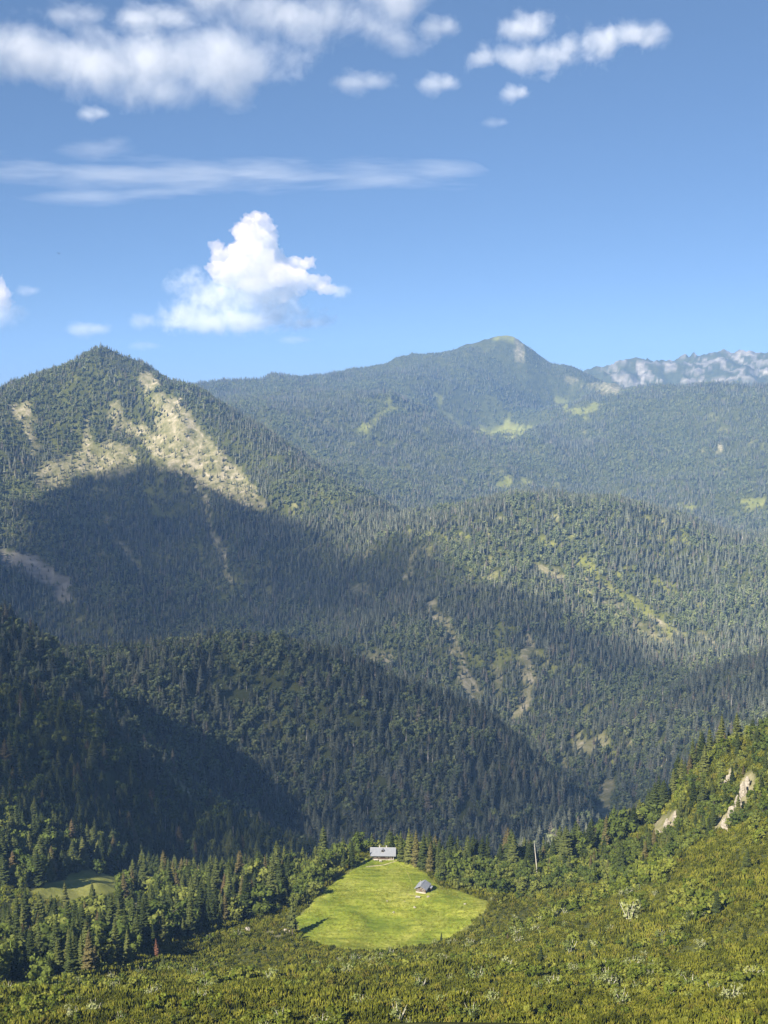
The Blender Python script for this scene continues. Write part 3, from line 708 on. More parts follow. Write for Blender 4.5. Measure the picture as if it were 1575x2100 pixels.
WOOD_LABEL = {
 'dark_slope': ('dark_slope_forest', "dense dark spruce forest on the shaded slope rising at the left edge"),
 'near_hill': ('near_hill_forest', "dark mixed forest covering the shaded rounded hill behind the hut meadow"),
 'right_spur': ('right_spur_forest', "shaded mixed forest with pale rock patches above the gorge on the right"),
 'left_mountain': ('left_mountain_forest', "spruce forest on the pointed mountain with tan scree, lower half in blue shadow"),
 'middle_dome': ('middle_dome_forest', "hazy green forest on the broad dome in the middle with yellow grassy streaks"),
 'far_spurs': ('far_spurs_forest', "pale blue hazy forest on the spurs behind the middle dome"),
 'far_peak': ('far_peak_forest', "faint blue forest on the farthest peak and ridge under the sky"),
}
n_inst = 0
POOL = []                                                  # nearest trees become things of their own (see below)
for w, lst in WOODS.items():
    A = np.concatenate(lst); n_inst += len(A)
    far = A[:, 7] > 0.5
    R = np.random.default_rng(len(w))
    protos = far_spruce + far_broad + snag if far.all() else mid_spruce + mid_broad + snag
    pk = np.where(A[:, 6] > 0.5, 7, np.where(A[:, 5] > 0.5, 4 + R.integers(0, 3, len(A)), R.integers(0, 4, len(A))))
    WOODS[w] = (A, protos, pk)
print("trees in the woods:", n_inst)
# ------------------------------------------------------------------ the meadow
def px_m(u, v):
    """ground point of a photo pixel and photo pixels per metre there"""
    p = first_hit([u], [v])[0]
    return p, FPX / (p[1] * math.cos(PITCH) - p[2] * math.sin(PITCH))
def ground(x, y): return float(height(np.array([x]), np.array([y]))[0])
def meadow_material():
    m, nt, nodes, L = new_mat("meadow_turf")
    out = N(nt, "ShaderNodeOutputMaterial"); p = N(nt, "ShaderNodeBsdfPrincipled"); geo = N(nt, "ShaderNodeNewGeometry"); pos = geo.outputs["Position"]
    n1 = noise(nt, 0.045, 5, 0.6, pos, 0.6); n2 = noise(nt, 0.45, 5, 0.65, pos); mp = N(nt, "ShaderNodeMapping"); mp.inputs["Scale"].default_value = (0.05, 0.22, 0.22); mp.inputs["Rotation"].default_value = (0, 0, 0.25); L.new(pos, mp.inputs[0])
    n3 = noise(nt, 1.0, 4, 0.6, mp.outputs[0], 0.4)
    a = ramp(nt, [(0.32, (0.098,0.135,0.014)), (0.5, (0.158,0.188,0.022)), (0.68, (0.225,0.236,0.044))]); L.new(n1.outputs[0], a.inputs[0])
    b = ramp(nt, [(0.3, (0.42,0.48,0.4)), (0.5, (1,1,1)), (0.72, (1.5,1.38,1.5))]); L.new(n3.outputs[0], b.inputs[0])
    c = mixc(nt, 0.75, a.outputs[0], b.outputs[0], 'MULTIPLY')
    d = ramp(nt, [(0.3, (0.62,0.66,0.6)), (0.5, (1,1,1)), (0.74, (1.4,1.3,1.5))]); L.new(n2.outputs[0], d.inputs[0])
    c = mixc(nt, 0.8, c, d.outputs[0], 'MULTIPLY')
    L.new(c, p.inputs["Base Color"]); p.inputs["Roughness"].default_value = 0.95; p.inputs["Specular IOR Level"].default_value = 0.1
    bu = N(nt, "ShaderNodeBump"); bu.inputs["Strength"].default_value = 0.8; bu.inputs["Distance"].default_value = 0.8; L.new(n2.outputs[0], bu.inputs["Height"]); L.new(bu.outputs[0], p.inputs["Normal"])
    L.new(p.outputs[0], out.inputs[0]); return m
M['meadow'] = meadow_material()
MX0, MX1 = MEADOW[:, 0].min() - 6, MEADOW[:, 0].max() + 6; MY0, MY1 = MEADOW[:, 1].min() - 6, MEADOW[:, 1].max() + 6
st = 1.0
mx, my = np.meshgrid(np.arange(MX0, MX1, st), np.arange(MY0, MY1, st), indexing='ij')
msd = in_meadow(mx, my) + 4.5 * fbm(mx/8, my/8, 91, 4)
inside = msd > -1.0
mz = height(mx, my) + 0.28 * sstep(-1.5, 1.5, msd) + 0.10 * fbm(mx/3.1, my/3.1, 92, 2)
mi = np.arange(mx.size).reshape(mx.shape); c4 = inside[:-1,:-1] & inside[1:,:-1] & inside[1:,1:] & inside[:-1,1:]
mf = np.stack([mi[:-1,:-1][c4], mi[1:,:-1][c4], mi[1:,1:][c4], mi[:-1,1:][c4]], 1)
used = np.unique(mf); remap = np.zeros(mx.size, int); remap[used] = np.arange(len(used))
meadow = link("meadow", mesh_np("meadow", np.stack([mx.ravel(), my.ravel(), mz.ravel()], 1)[used], [remap[mf]], M['meadow'], True))
tag(meadow, "bright yellow-green alpine meadow around the two huts", None, None, "structure")
def mground(x, y): return ground(x, y) + 0.30
# grass tufts, uncountable
M['grass'] = foliage_mat('grass_blades', [(0.0, (0.14,0.17,0.016)), (0.6, (0.22,0.235,0.026)), (1.0, (0.33,0.31,0.07))], 0.3, 0.05)
Rg = np.random.default_rng(5); tufts = []
for k in range(3):
    V = []; F = []; n = 0
    for j in range(16):
        a = Rg.random()*6.28; q = 0.35*math.sqrt(Rg.random()); x, y = q*math.cos(a), q*math.sin(a); t = Rg.random()*6.28; hgt = 0.25 + 0.3*Rg.random(); w = 0.035
        V += [(x - w*math.cos(t), y - w*math.sin(t), -0.05), (x + w*math.cos(t), y + w*math.sin(t), -0.05), (x + 0.12*math.cos(a), y + 0.12*math.sin(a), hgt)]; F.append((n, n+1, n+2)); n += 3
    tufts.append(proto("grass_tuft", mesh_np("grass_tuft", V, [np.array(F)], M['grass'])))
gx = MX0 + (MX1-MX0)*Rg.random(16000); gy = MY0 + (MY1-MY0)*Rg.random(16000)
gk = (in_meadow(gx, gy) > -1.5) & (Rg.random(16000) < 0.25 + 0.75 * sstep(-0.1, 0.3, fbm(gx/12, gy/12, 93, 3)))
gx, gy = gx[gk], gy[gk]; gs = 0.7 + 0.8 * Rg.random(len(gx))
scatter("meadow_grass", np.stack([gx, gy, height(gx, gy) + 0.25], 1), np.stack([gs, gs, gs], 1), tufts, Rg.integers(0, 3, len(gx)), "longer tufts of grass all over the bright meadow", "grass", 11)

# ------------------------------------------------------------------ the huts
M['shingle'] = solid_mat('weathered_roof', (0.17,0.18,0.20), (0.25,0.26,0.28), 1.2, 0.5, 0.15, (0.6, 3.0, 1.0), 0.2, 0.4)
M['logwall'] = solid_mat('dark_log_wall', (0.045,0.028,0.018), (0.11,0.070,0.045), 2.2, 0.85, 0.6, (0.6, 0.6, 7.0))
M['plank'] = solid_mat('weathered_plank', (0.10,0.075,0.052), (0.19,0.145,0.105), 3.0, 0.85, 0.4, (6.0, 6.0, 0.6))
M['stone'] = solid_mat('lime_washed_stone', (0.28,0.26,0.21), (0.46,0.43,0.37), 2.5, 0.9, 0.6)
M['white'] = solid_mat('bleached_wood', (0.36,0.34,0.28), (0.52,0.49,0.42), 3.0, 0.8)
M['glass'] = solid_mat('window_glass', (0.015,0.018,0.022), (0.03,0.034,0.04), 1.0, 0.12, 0, None, 0, 0.6)
M['metal'] = solid_mat('sheet_metal', (0.42,0.43,0.44), (0.58,0.58,0.58), 3.0, 0.4, 0, None, 0.6)
M['drygrass'] = solid_mat('trodden_grass', (0.17,0.175,0.035), (0.25,0.235,0.07), 1.0, 0.95, 0.4)
M['gravel'] = solid_mat('trodden_path', (0.20,0.18,0.09), (0.31,0.28,0.17), 1.0, 0.95, 0.5)
def empty(name, loc, rz=0, parent=None):
    o = bpy.data.objects.new(name, None); COL.objects.link(o); o.location = loc; o.rotation_euler[2] = rz; o.empty_display_size = 1.0
    if parent is not None: o.parent = parent
    return o
def window(root, cx, y, cz, w=0.8, h=0.9, shutters=True, axis='y', sgn=-1):
    """a window in a wall whose face lies at y; parts: frame, pane, shutters, sill"""
    def bx(m, a0, a1, d0, d1, z0, z1):
        if axis == 'y': m.box(a0, a1, min(d0, d1), max(d0, d1), z0, z1)
        else: m.box(min(d0, d1), max(d0, d1), a0, a1, z0, z1)
    m = MB()
    for a0, a1, z0, z1 in ((cx-w/2-.08, cx-w/2, cz-h/2-.08, cz+h/2+.08), (cx+w/2, cx+w/2+.08, cz-h/2-.08, cz+h/2+.08), (cx-w/2, cx+w/2, cz+h/2, cz+h/2+.08), (cx-w/2, cx+w/2, cz-h/2-.08, cz-h/2), (cx-.025, cx+.025, cz-h/2, cz+h/2)):
        bx(m, a0, a1, y + sgn*0.003, y + sgn*0.09, z0, z1)
    f = m.build("window", M['white'], root)
    m = MB(); bx(m, cx-w/2, cx+w/2, y + sgn*0.004, y + sgn*0.03, cz-h/2, cz+h/2); m.build("pane", M['glass'], f)
    if shutters:
        for s in (-1, 1):
            m = MB(); c0 = cx + s*(w/2 + 0.10); bx(m, min(c0, c0+s*0.42), max(c0, c0+s*0.42), y + sgn*0.02, y + sgn*0.07, cz-h/2-.05, cz+h/2+.05); m.build("shutter", M['plank'], f)
    return f
def door(root, cx, y, z0, w=1.0, h=2.0):
    m = MB(); m.box(cx-w/2, cx+w/2, y-0.07, y-0.004, z0, z0+h); d = m.build("door", M['plank'], root)
    m = MB(); m.box(cx-w/2-.1, cx-w/2, y-0.1, y-0.005, z0, z0+h+.1); m.box(cx+w/2, cx+w/2+.1, y-0.1, y-0.005, z0, z0+h+.1); m.box(cx-w/2, cx+w/2, y-0.1, y-0.005, z0+h, z0+h+.1); m.build("door_frame", M['white'], d)
    m = MB(); m.box(cx+w/2-.2, cx+w/2-.12, y-0.14, y-0.07, z0+.95, z0+1.1); m.build("handle", M['metal'], d)
    return d
def roof_slab(root, name, L0, L1, half, eave, ridge, th=0.18, ov=0.0, mat='shingle'):
    """two pitched planes along x, ridge over y = 0; each plane a part"""
    out = []
    for s in (-1, 1):
        m = MB(); nx = [(s*half, eave), (0, ridge), (0, ridge+th*1.1), (s*half, eave+th)]
        V = [(x, y, z) for x in (L0, L1) for y, z in nx]
        m.add(V, [(0,1,2,3), (7,6,5,4)] + [(i, i+4, (i+1)%4+4, (i+1)%4) for i in range(4)])
        o = m.build(name, M[mat], root); out.append(o)
        seams = MB(); k = L0 + 0.4
        while k < L1 - 0.2:                               # standing seams run up the slope
            a = Vector((k, s*(half-0.02), eave+th+0.012)); b = Vector((k, s*0.06, ridge+th*1.1-0.02)); seams.tube(a, b, 0.035, 0.035, 4); k += 0.85
        seams.build("roof_seam", M[mat], o)
    return out
def bench(label, u, v, w=2.2, rz=0.0, table=False, dz=0.0):
    p, k = px_m(u, v); e = empty("picnic_table" if table else "bench", (p[0], p[1], mground(p[0], p[1]) + dz), rz)
    tag(e, label, "table" if table else "bench", "outdoor seats at the huts")
    if table:
        for i in range(4):
            m = MB(); m.box(-w/2, w/2, -0.42+i*0.215, -0.42+i*0.215+0.2, 0.72, 0.77); m.build("board", M['white'], e)
        for s in (-1, 1):
            m = MB(); m.box(-w/2, w/2, min(s*0.62, s*0.9), max(s*0.62, s*0.9), 0.42, 0.47); m.build("seat", M['white'], e)
        for s in (-1, 1):
            m = MB(); m.box(s*w*0.36-.05, s*w*0.36+.05, -0.85, 0.85, 0.36, 0.415); m.tube((s*w*0.36, -0.7, -0.3), (s*w*0.36, -0.25, 0.715), 0.05, 0.05, 6); m.tube((s*w*0.36, 0.7, -0.3), (s*w*0.36, 0.25, 0.715), 0.05, 0.05, 6); m.build("leg", M['white'], e)
    else:
        m = MB(); m.box(-w/2, w/2, -0.25, 0.2, 0.42, 0.48); m.build("seat", M['white'], e)
        m = MB(); m.box(-w/2, w/2, 0.22, 0.28, 0.55, 0.95); m.build("backrest", M['white'], e)
        for s in (-1, 1):
            m = MB(); m.box(s*w*0.4-.05, s*w*0.4+.05, -0.22, 0.27, -0.4, 0.415); m.build("leg", M['white'], e)
    return e
# --- the long hut on the crest
p, k = px_m(786, 1764)
HX, HY = p[0], p[1] + 3.4; HZ = mground(HX, HY - 3.8) - 0.1
hut = empty("alpine_hut", (HX, HY, HZ), math.radians(-1.5))
tag(hut, "long dark timber hut with wide pale grey roof on top of the meadow", "hut", "huts on the meadow")
W_, D_, H_ = 12.8, 7.2, 3.5
m = MB(); m.box(-W_/2+.3-.15, W_/2+.15, -D_/2-.12, D_/2+.12, -3.5, 0.55); m.build("stone_base", M['stone'], hut)
m = MB(); m.prism([(-D_/2, 0.55), (D_/2, 0.55), (D_/2, H_), (0, H_+2.35), (-D_/2, H_)], -W_/2+.3, W_/2); wo = m.build("wall", M['logwall'], hut)
V = np.array([v.co[:] for v in wo.data.vertices]); V = V[:, [1, 0, 2]]
for v, c in zip(wo.data.vertices, V): v.co = c
wo.data.flip_normals()
for i in range(9):                                        # the courses of squared logs show on the front
    m = MB(); z = 0.58 + i*0.325; m.box(-W_/2+.34, W_/2-.04, -D_/2-.05, -D_/2+.02, z, z+0.285); m.build("log", M['logwall'], wo)
for i, x in enumerate((-W_/2+.42, W_/2-.12)):
    m = MB(); m.box(x-.14, x+.14, -D_/2-.10, -D_/2-.052, 0.56, H_-.1); m.build("corner_post", M['white'] if i else M['plank'], hut)
rs = roof_slab(hut, "roof", -W_/2-1.6, W_/2+1.3, D_/2+1.35, H_-0.55, H_+2.65)
m = MB(); m.tube((-W_/2-1.6, 0, H_+2.88), (W_/2+1.3, 0, H_+2.88), 0.13, 0.13, 8); m.build("ridge_cap", M['metal'], rs[0])
dm = empty("roof_dormer", (-0.35, -1.7, H_+1.55), 0, hut)
m = MB(); m.prism([(-0.75, -0.8), (0.75, -0.8), (0.75, 0.75), (0, 1.15), (-0.75, 0.75)], -0.9, 1.4); m.build("dormer_cheek", M['logwall'], dm)
m = MB(); m.box(-0.5, 0.5, -0.96, -0.905, -0.35, 0.62); m.build("dormer_pane", M['glass'], dm)
m = MB(); m.prism([(-0.98, 0.62), (0, 1.16), (0.98, 0.62), (0.98, 0.74), (0, 1.28), (-0.98, 0.74)], -1.15, 1.5); m.build("dormer_roof", M['shingle'], dm)
m = MB(); m.box(-0.55, 0.55, -1.1, -0.95, -0.62, -0.40); m.build("dormer_sill", M['white'], dm)
for cx, cy_ in ((-2.3, 0.7), (1.9, 0.7)):
    m = MB(); m.box(cx-.33, cx+.33, cy_-.33, cy_+.33, H_+1.6, H_+3.7); c_ = m.build("chimney", M['stone'], hut)
    m = MB(); m.box(cx-.42, cx+.42, cy_-.42, cy_+.42, H_+3.703, H_+3.82); m.build("chimney_cap", M['metal'], c_)
for wx in (-4.6, -2.4, 2.2): window(hut, wx, -D_/2-.055, 1.95, 0.75, 0.85)
door(hut, 4.6, -D_/2-.055, 0.55, 1.1, 2.05)
# --- the small hut
p, k = px_m(866, 1832)
SX, SY = p[0] + 0.4, p[1] + 3.0; SZ = mground(SX, SY - 2.5) - 0.15
sh_ = empty("alpine_hut", (SX, SY, SZ), math.radians(-20) )
tag(sh_, "small dark timber cabin with grey gabled roof and stove pipe in the meadow", "hut", "huts on the meadow")
w2, l2, h2 = 5.6, 7.4, 2.9
m = MB(); m.box(-w2/2-.12, w2/2+.12, -l2/2-.12, l2/2+.12, -2.5, 0.95); m.build("stone_base", M['stone'], sh_)
m = MB(); m.prism([(-w2/2, 0.95), (w2/2, 0.95), (w2/2, h2), (0, h2+1.35), (-w2/2, h2)], -l2/2, l2/2); wo = m.build("wall", M['logwall'], sh_)
for i in range(6):
    m = MB(); z = 0.98 + i*0.33; m.box(-w2/2+.03, w2/2-.03, -l2/2-.05, -l2/2+.02, z, z+0.29); m.build("log", M['plank'] if i % 2 else M['logwall'], wo)
    m = MB(); m.box(w2/2-.02, w2/2+.05, -l2/2+.03, l2/2-.03, z, z+0.29); m.build("log", M['logwall'], wo)
rr_ = empty("roof", (0, 0, 0), math.pi/2, sh_)
rs = roof_slab(rr_, "roof_plane", -l2/2-0.9, l2/2+0.7, w2/2+0.85, h2-0.36, h2+1.58)
m = MB(); m.tube((-l2/2-0.9, 0, h2+1.8), (l2/2+0.7, 0, h2+1.8), 0.11, 0.11, 8); m.build("ridge_cap", M['metal'], rr_)
m = MB(); m.tube((-0.9, -1.5, h2+0.9), (-0.9, -1.5, h2+3.5), 0.13, 0.13, 8); sp_o = m.build("stove_pipe", M['metal'], sh_)
m = MB(); m.tube((-0.9, -1.5, h2+3.55), (-0.9, -1.5, h2+3.72), 0.24, 0.03, 8); m.build("pipe_hood", M['metal'], sp_o)
window(sh_, 0.0, -l2/2-.004, h2+0.25, 0.6, 0.6, False); window(sh_, -1.5, -l2/2-.055, 2.0); window(sh_, 1.5, -l2/2-.055, 2.0)
window(sh_, -0.5, w2/2+.055, 1.95, 0.7, 0.8, False, 'x', 1)
an = empty("lean_to", (w2/2+0.95, l2/2-1.6, 0), 0, sh_)
m = MB(); m.box(-0.85, 0.85, -1.2, 1.2, -2.0, 1.9); m.build("lean_to_wall", M['plank'], an)
m = MB(); m.prism([(-0.95, 2.25), (1.15, 1.85), (1.15, 1.97), (-0.95, 2.37)], -1.45, 1.45); m.build("lean_to_roof", M['metal'], an)
m = MB(); m.box(-w2/2-.3, w2/2+.2, -l2/2-1.7, -l2/2-.13, -1.6, 0.16); m.build("stone_terrace", M['stone'], sh_)
# --- what stands about them
bench("pale bench at the left end of the long hut's front wall", 771, 1766, 2.4)
bench("pale bench in the middle of the long hut's front wall", 790, 1765, 2.4)
bench("pale low table between the benches before the long hut", 780, 1768, 1.6, 0, True)
bench("pale wooden picnic table in front of the small cabin", 857, 1842, 2.6, math.radians(-20), True)
def strip(name, pts, w, mat, label, lift=0.06):
    P = np.array([px_m(*q)[0][:2] for q in pts]); t = np.linspace(0, len(P)-1, 28); xs = np.interp(t, range(len(P)), P[:,0]); ys = np.interp(t, range(len(P)), P[:,1])
    dx = np.gradient(xs); dy = np.gradient(ys); l = np.hypot(dx, dy)+1e-6; V = []; R = np.random.default_rng(4)
    for i in range(28):
        for s in (-1, -0.33, 0.33, 1):
            ww = w * (0.8 + 0.4*R.random()); x = xs[i] - s*ww*dy[i]/l[i]; y = ys[i] + s*ww*dx[i]/l[i]; V.append((x, y, mground(x, y) + (lift if abs(s) < 1 else -0.1)))
    F = [(i*4+j, i*4+j+1, i*4+j+5, i*4+j+4) for i in range(27) for j in range(3)]
    o = link(name, mesh_np(name, V, [np.array(F)], mat, True)); tag(o, label, None, None, "structure"); return o
strip("path", [(750,1779),(770,1776),(790,1774),(806,1769),(818,1764)], 0.8, M['gravel'], "trodden pale path below the long hut")
strip("track", [(817,1767),(834,1786),(842,1806),(846,1826),(850,1838)], 0.28, M['drygrass'], "faint trodden track from the long hut down to the small cabin", 0.05)
def rail_fence(label, pts):
    P = [px_m(*q)[0] for q in pts]; e = empty("rail_fence", (P[0][0], P[0][1], mground(P[0][0], P[0][1]))); tag(e, label, "fence")
    o = np.array([P[0][0], P[0][1], mground(P[0][0], P[0][1])])
    Q = [np.array([a[0], a[1], mground(a[0], a[1])]) - o for a in P]
    for a in Q: m = MB(); m.tube(a + (0,0,-0.4), a + (0,0,0.8), 0.07, 0.06, 6); m.build("post", M['plank'], e)
    for a, b in zip(Q[:-1], Q[1:]):
        m = MB(); m.tube(a + (0,0,0.62), b + (0,0,0.62), 0.05, 0.045, 6); m.build("rail", M['plank'], e)
    return e
rail_fence("low weathered rail fence on the left side of the small cabin", [(841,1819),(837,1828),(833,1837),(843,1839),(852,1841)])
# rocks
from mathutils import noise as mnoise
def rock(name, label, u, v, sx, sy, sz, seed, group=None, sink=0.3, cat="rock", rz=0.0, sub=3):
    p, k = px_m(u, v); bm = bmesh.new(); bmesh.ops.create_icosphere(bm, subdivisions=sub, radius=1.0); R = np.random.default_rng(seed)
    pl = R.normal(0, 1, (9, 3)); pl /= np.linalg.norm(pl, axis=1, keepdims=True); off = 0.62 + 0.3*R.random(9)
    for vv in bm.verts:
        c = np.array(vv.co[:]); d = pl @ c
        for n_, o_ in zip(pl, off):
            q = n_ @ c
            if q > o_: c = c - n_*(q - o_)*0.9
        w_ = Vector(c * (sx, sy, sz)); k_ = 0.30 * (1 - 2*abs(mnoise.noise(w_*0.45 + Vector((seed*7.3,0,0))))) + 0.14 * (1 - 2*abs(mnoise.noise(w_*1.3)))
        vv.co = c * (sx, sy, sz) * (0.92 + k_ * 0.8)
    me = bpy.data.meshes.new(name); bm.to_mesh(me); bm.free(); me.materials.append(M['rock'])
    z = ground(p[0], p[1]); o = link(name, me, None, (p[0], p[1], z + sz*(1-2*sink)), rz); tag(o, label, cat, group); return o
for i, (u, v, s, lab) in enumerate([(794,1849,0.7,"small pale stone in the middle of the meadow below the long hut"), (808,1872,0.8,"pair-sized dark stone in the lower middle of the meadow"), (851,1862,0.9,"pale stone in the meadow below the small cabin"), (954,1855,0.9,"dark low stone near the right tip of the meadow"),
        (830,1849,0.6,"smallest stone left below the small cabin"), (659,1828,0.9,"white stone at the left rim of the meadow under the shrubs"), (878,1840,0.9,"white boulder right beside the small cabin's terrace")]):
    rock("stone", lab, u, v, s, s*0.8, s*0.6, 40+i, "stones lying in the meadow", 0.25, "stone", i*1.1, 2)
for i, (u, v, sx, sy, sz, lab) in enumerate([(1533,1612,1.6,2.2,5.5,"topmost narrow outcrop of the rock streak on the right flank"), (1524,1632,2.0,2.4,6.5,"tall pale outcrop second from the top of the flank's streak"), (1514,1655,1.7,2.2,5.5,"pale outcrop in the middle of the streak on the right flank"), (1501,1674,1.9,2.2,5.0,"pale outcrop fourth down the streak on the right flank"), (1488,1698,2.2,2.2,4.5,"lowest pale outcrop of the rock streak on the right flank"),
        (1484,1606,2.0,1.8,2.4,"left half of the low pale ledge atop the right flank"), (1497,1598,2.0,1.8,2.4,"right half of the low pale ledge atop the right flank"), (1384,1682,1.6,2.2,4.2,"upper slab of the pale rock on the flank's skyline"), (1368,1696,1.8,2.2,4.6,"middle slab of the pale rock on the flank's skyline"), (1351,1714,2.2,2.2,3.8,"lower slab of the pale rock on the flank's skyline"),
        (505,1908,2.2,1.6,1.5,"pale boulder left of the lone meadow spruce"), (588,1912,1.9,1.6,1.6,"pinkish boulder at the foot of the lone meadow spruce"), (290,1868,2.4,1.8,1.6,"pale boulder in the gap below the small clearing"), (300,1858,1.6,1.4,1.2,"smaller boulder just above the one below the clearing"),
        (120,1868,1.4,1.2,1.0,"pale stone at the lower rim of the small clearing")]):
    rock("boulder", lab, u, v, sx, sy, sz, 60+i, "pale limestone outcrops and boulders", 0.46, "rock", 0.35*math.sin(i), 4)
# ------------------------------------------------------------------ trees that can be told apart: each a thing of its own
R = np.random.default_rng(12)
NS = []; NB = []; NP = []; NK = []
for k in range(4):
    V, F = spruce_crown(R, 22, 11, (0.15, 0.175, 0.20, 0.17)[k], True, (0.05, 0.08, 0.04, 0.14)[k], 0.06); NS.append(mesh_np("spruce_crown", V, [F], M['spruce']))
    V, F4, F3 = broad_crown(R, 420, 0.042, 12, 1.0, (0.40, 0.48, 0.36, 0.55)[k], 0.10); NB.append(joined("broad_crown", [(V, [F4, F3], M['broad'])]))
    V, F4, F3 = broad_crown(R, 150, 0.075, 7, 1.0, (0.5, 0.65, 0.55, 0.75)[k], 0.05, False); NP.append(joined("pale_crown", [(V, [F4], M['pale'])]))
V, F = spruce_crown(R, 18, 8, 0.16, True, 0.30, 0.25, 0.7); NSG = mesh_np("spruce_crown", V, [F], M['spruce'])
V, F = spruce_crown(R, 14, 7, 0.16, True, 0.28, 0.2, 0.7); NRU = mesh_np("spruce_crown", V, [F], M['rust'])
TR_S = trunk_mesh("trunk", M['bark'], 0.9, 0.014); TR_D = trunk_mesh("trunk", M['deadwood'], 0.95, 0.013)
def limbs_mesh(name, mat, R, top=0.75, r=0.022, nb=6):
    m = MB(); m.tube((0,0,-0.06), (0.01,0,top*0.5), r, r*0.7, 6); m.tube((0.01,0,top*0.5), (0,0.01,top), r*0.7, r*0.25, 6)
    for k in range(nb):
        a = 6.28*k/nb + R.random(); z = top*(0.25 + 0.55*k/nb); L = 0.22 + 0.1*R.random(); m.tube((0,0,z), (L*math.cos(a), L*math.sin(a), z + L*0.9), r*0.45, r*0.12, 5)
    return m.mesh(name, mat)
TR_B = [limbs_mesh("trunk", M['bark'], R) for k in range(2)]
def stems_mesh(R):
    m = MB()
    for k in range(5):
        a = 6.28*k/5 + R.random(); L = 0.3 + 0.15*R.random(); q = (L*0.5*math.cos(a), L*0.5*math.sin(a), 0.45); m.tube((0.02*math.cos(a), 0.02*math.sin(a), -0.08), q, 0.022, 0.014, 5); m.tube(q, (L*math.cos(a), L*math.sin(a), 0.88), 0.014, 0.005, 5)
    return m.mesh("stem", M['palebark'])
ST_P = [stems_mesh(R) for k in range(2)]
COUNT = {}
def plant(kind, x, y, h, label, group, cat=None, wide=1.0, R=R, z=None, var=None):
    z = ground(x, y) if z is None else z
    k = int(R.integers(0, 4)) if var is None else var
    if kind == 'spruce': nm, crown, trunk, c = "spruce_tree", NS[k], TR_S, "spruce"
    elif kind == 'open': nm, crown, trunk, c = "spruce_tree", NSG, TR_S, "spruce"
    elif kind == 'rust': nm, crown, trunk, c = "dead_spruce_tree", NRU, TR_D, "spruce"
    elif kind == 'broad': nm, crown, trunk, c = "broadleaf_tree", NB[k], TR_B[k % 2], "tree"
    else: nm, crown, trunk, c = "pale_shrub", NP[k], ST_P[k % 2], "shrub"
    e = bpy.data.objects.new(nm, None); COL.objects.link(e); e.location = (x, y, z - 0.15); e.empty_display_size = 0.5
    e.rotation_euler = (R.normal(0, 0.025), R.normal(0, 0.025), R.random()*6.283); e.scale = (h*wide, h*wide, h)
    tag(e, label, cat or c, group); COUNT[nm] = COUNT.get(nm, 0) + 1
    for pn, me_ in (("crown", crown), ("stem" if kind == 'pale' else "trunk", trunk)):
        o = bpy.data.objects.new(pn, me_); COL.objects.link(o); o.parent = e
    return e
TAKEN = []
def put(kind, u, v, hpx, label, group, wide=1.0, var=None):
    p, k = px_m(u, v); TAKEN.append((p[0], p[1])); return plant(kind, p[0], p[1], hpx / k, label, group, None, wide, R, None, var)
G_ED = "trees standing round the meadow"
put('open', 600, 1920, 82, "lone spruce with bare lower trunk on the meadow's left rim", G_ED, 1.0)
put('spruce', 722, 1781, 62, "slim sunlit spruce just left of the long hut", G_ED, 0.95, 0)
put('spruce', 704, 1787, 42, "short spruce left of the slim sunlit one by the long hut", G_ED, 1.0, 1)
put('broad', 738, 1750, 44, "dark round tree close behind the long hut's left end", G_ED, 1.1, 1)
for i, (u, v, h, w) in enumerate([(690,1774,40,1.0),(672,1790,50,1.0),(655,1803,46,1.1),(640,1818,50,1.0),(622,1836,40,1.2),(610,1850,36,1.2)]):
    put('broad', u, v, h, ["small leafy tree left of the short spruce by the meadow's top", "leafy tree second along the meadow's left rim from the hut", "leafy tree third along the meadow's left rim from the hut", "leafy tree fourth along the meadow's left rim from the hut", "low leafy tree fifth along the meadow's left rim", "low bushy tree at the left corner of the meadow rim"][i], G_ED, w)
for i, (u, v, h, var) in enumerate([(803,1752,52,3),(822,1766,66,0),(838,1770,78,1),(853,1776,80,0),(868,1784,84,1),(882,1790,68,3),(896,1791,60,0),(908,1796,68,1),(921,1797,56,2)]):
    put('spruce', u, v, h, "spruce %s in the clump right of the long hut" % ["half hidden behind the roof", "nearest the roof", "second from the roof", "third from the roof", "tallest of all", "just right of the tallest", "third from the outer end", "second from the outer end", "at the outer end"][i], G_ED, 0.95, var)
for i, (u, v, h) in enumerate([(935,1800,50),(951,1804,44),(966,1813,36),(985,1822,38),(1006,1828,40),(1030,1835,36)]):
    put('broad', u, v, h, "leafy bush-like tree %s from the spruce clump right of the meadow" % ["first", "second", "third", "fourth", "fifth", "sixth"][i], G_ED, 1.15)
G_SK = "trees along the bright flank's skyline"
for i, (u, v, h, kd) in enumerate([(1078,1797,46,'spruce'),(1127,1788,30,'spruce'),(1166,1795,44,'spruce'),(1241,1756,34,'spruce'),(1277,1806,88,'open'),(1322,1770,52,'spruce'),(1444,1592,68,'spruce'),(1421,1655,58,'spruce'),(1362,1740,50,'spruce'),(1512,1548,46,'spruce'),(1552,1538,52,'spruce'),(1440,1660,72,'spruce'),(1395,1690,54,'spruce')]):
    put(kd, u, v, h, ["pointed spruce standing behind the right tip of the meadow", "small spruce right of the pale leaning trunk", "broad spruce between the leaning trunk and the gorge cliff", "dark spruce cutting into the pale gorge cliff", "tall thin brownish spruce on the bright flank below the gorge", "spruce above and right of the brownish one", "big dark spruce on the flank's skyline notch", "spruce just below the big skyline one", "spruce under the lower skyline slab", "spruce near the flank's top left of the frame edge pair", "spruce at the flank's top by the frame edge", "tall spruce between the rock streak and skyline", "spruce right above the skyline slabs"][i], G_SK)
G_LW = "trees in the sunlit wood left of the meadow"
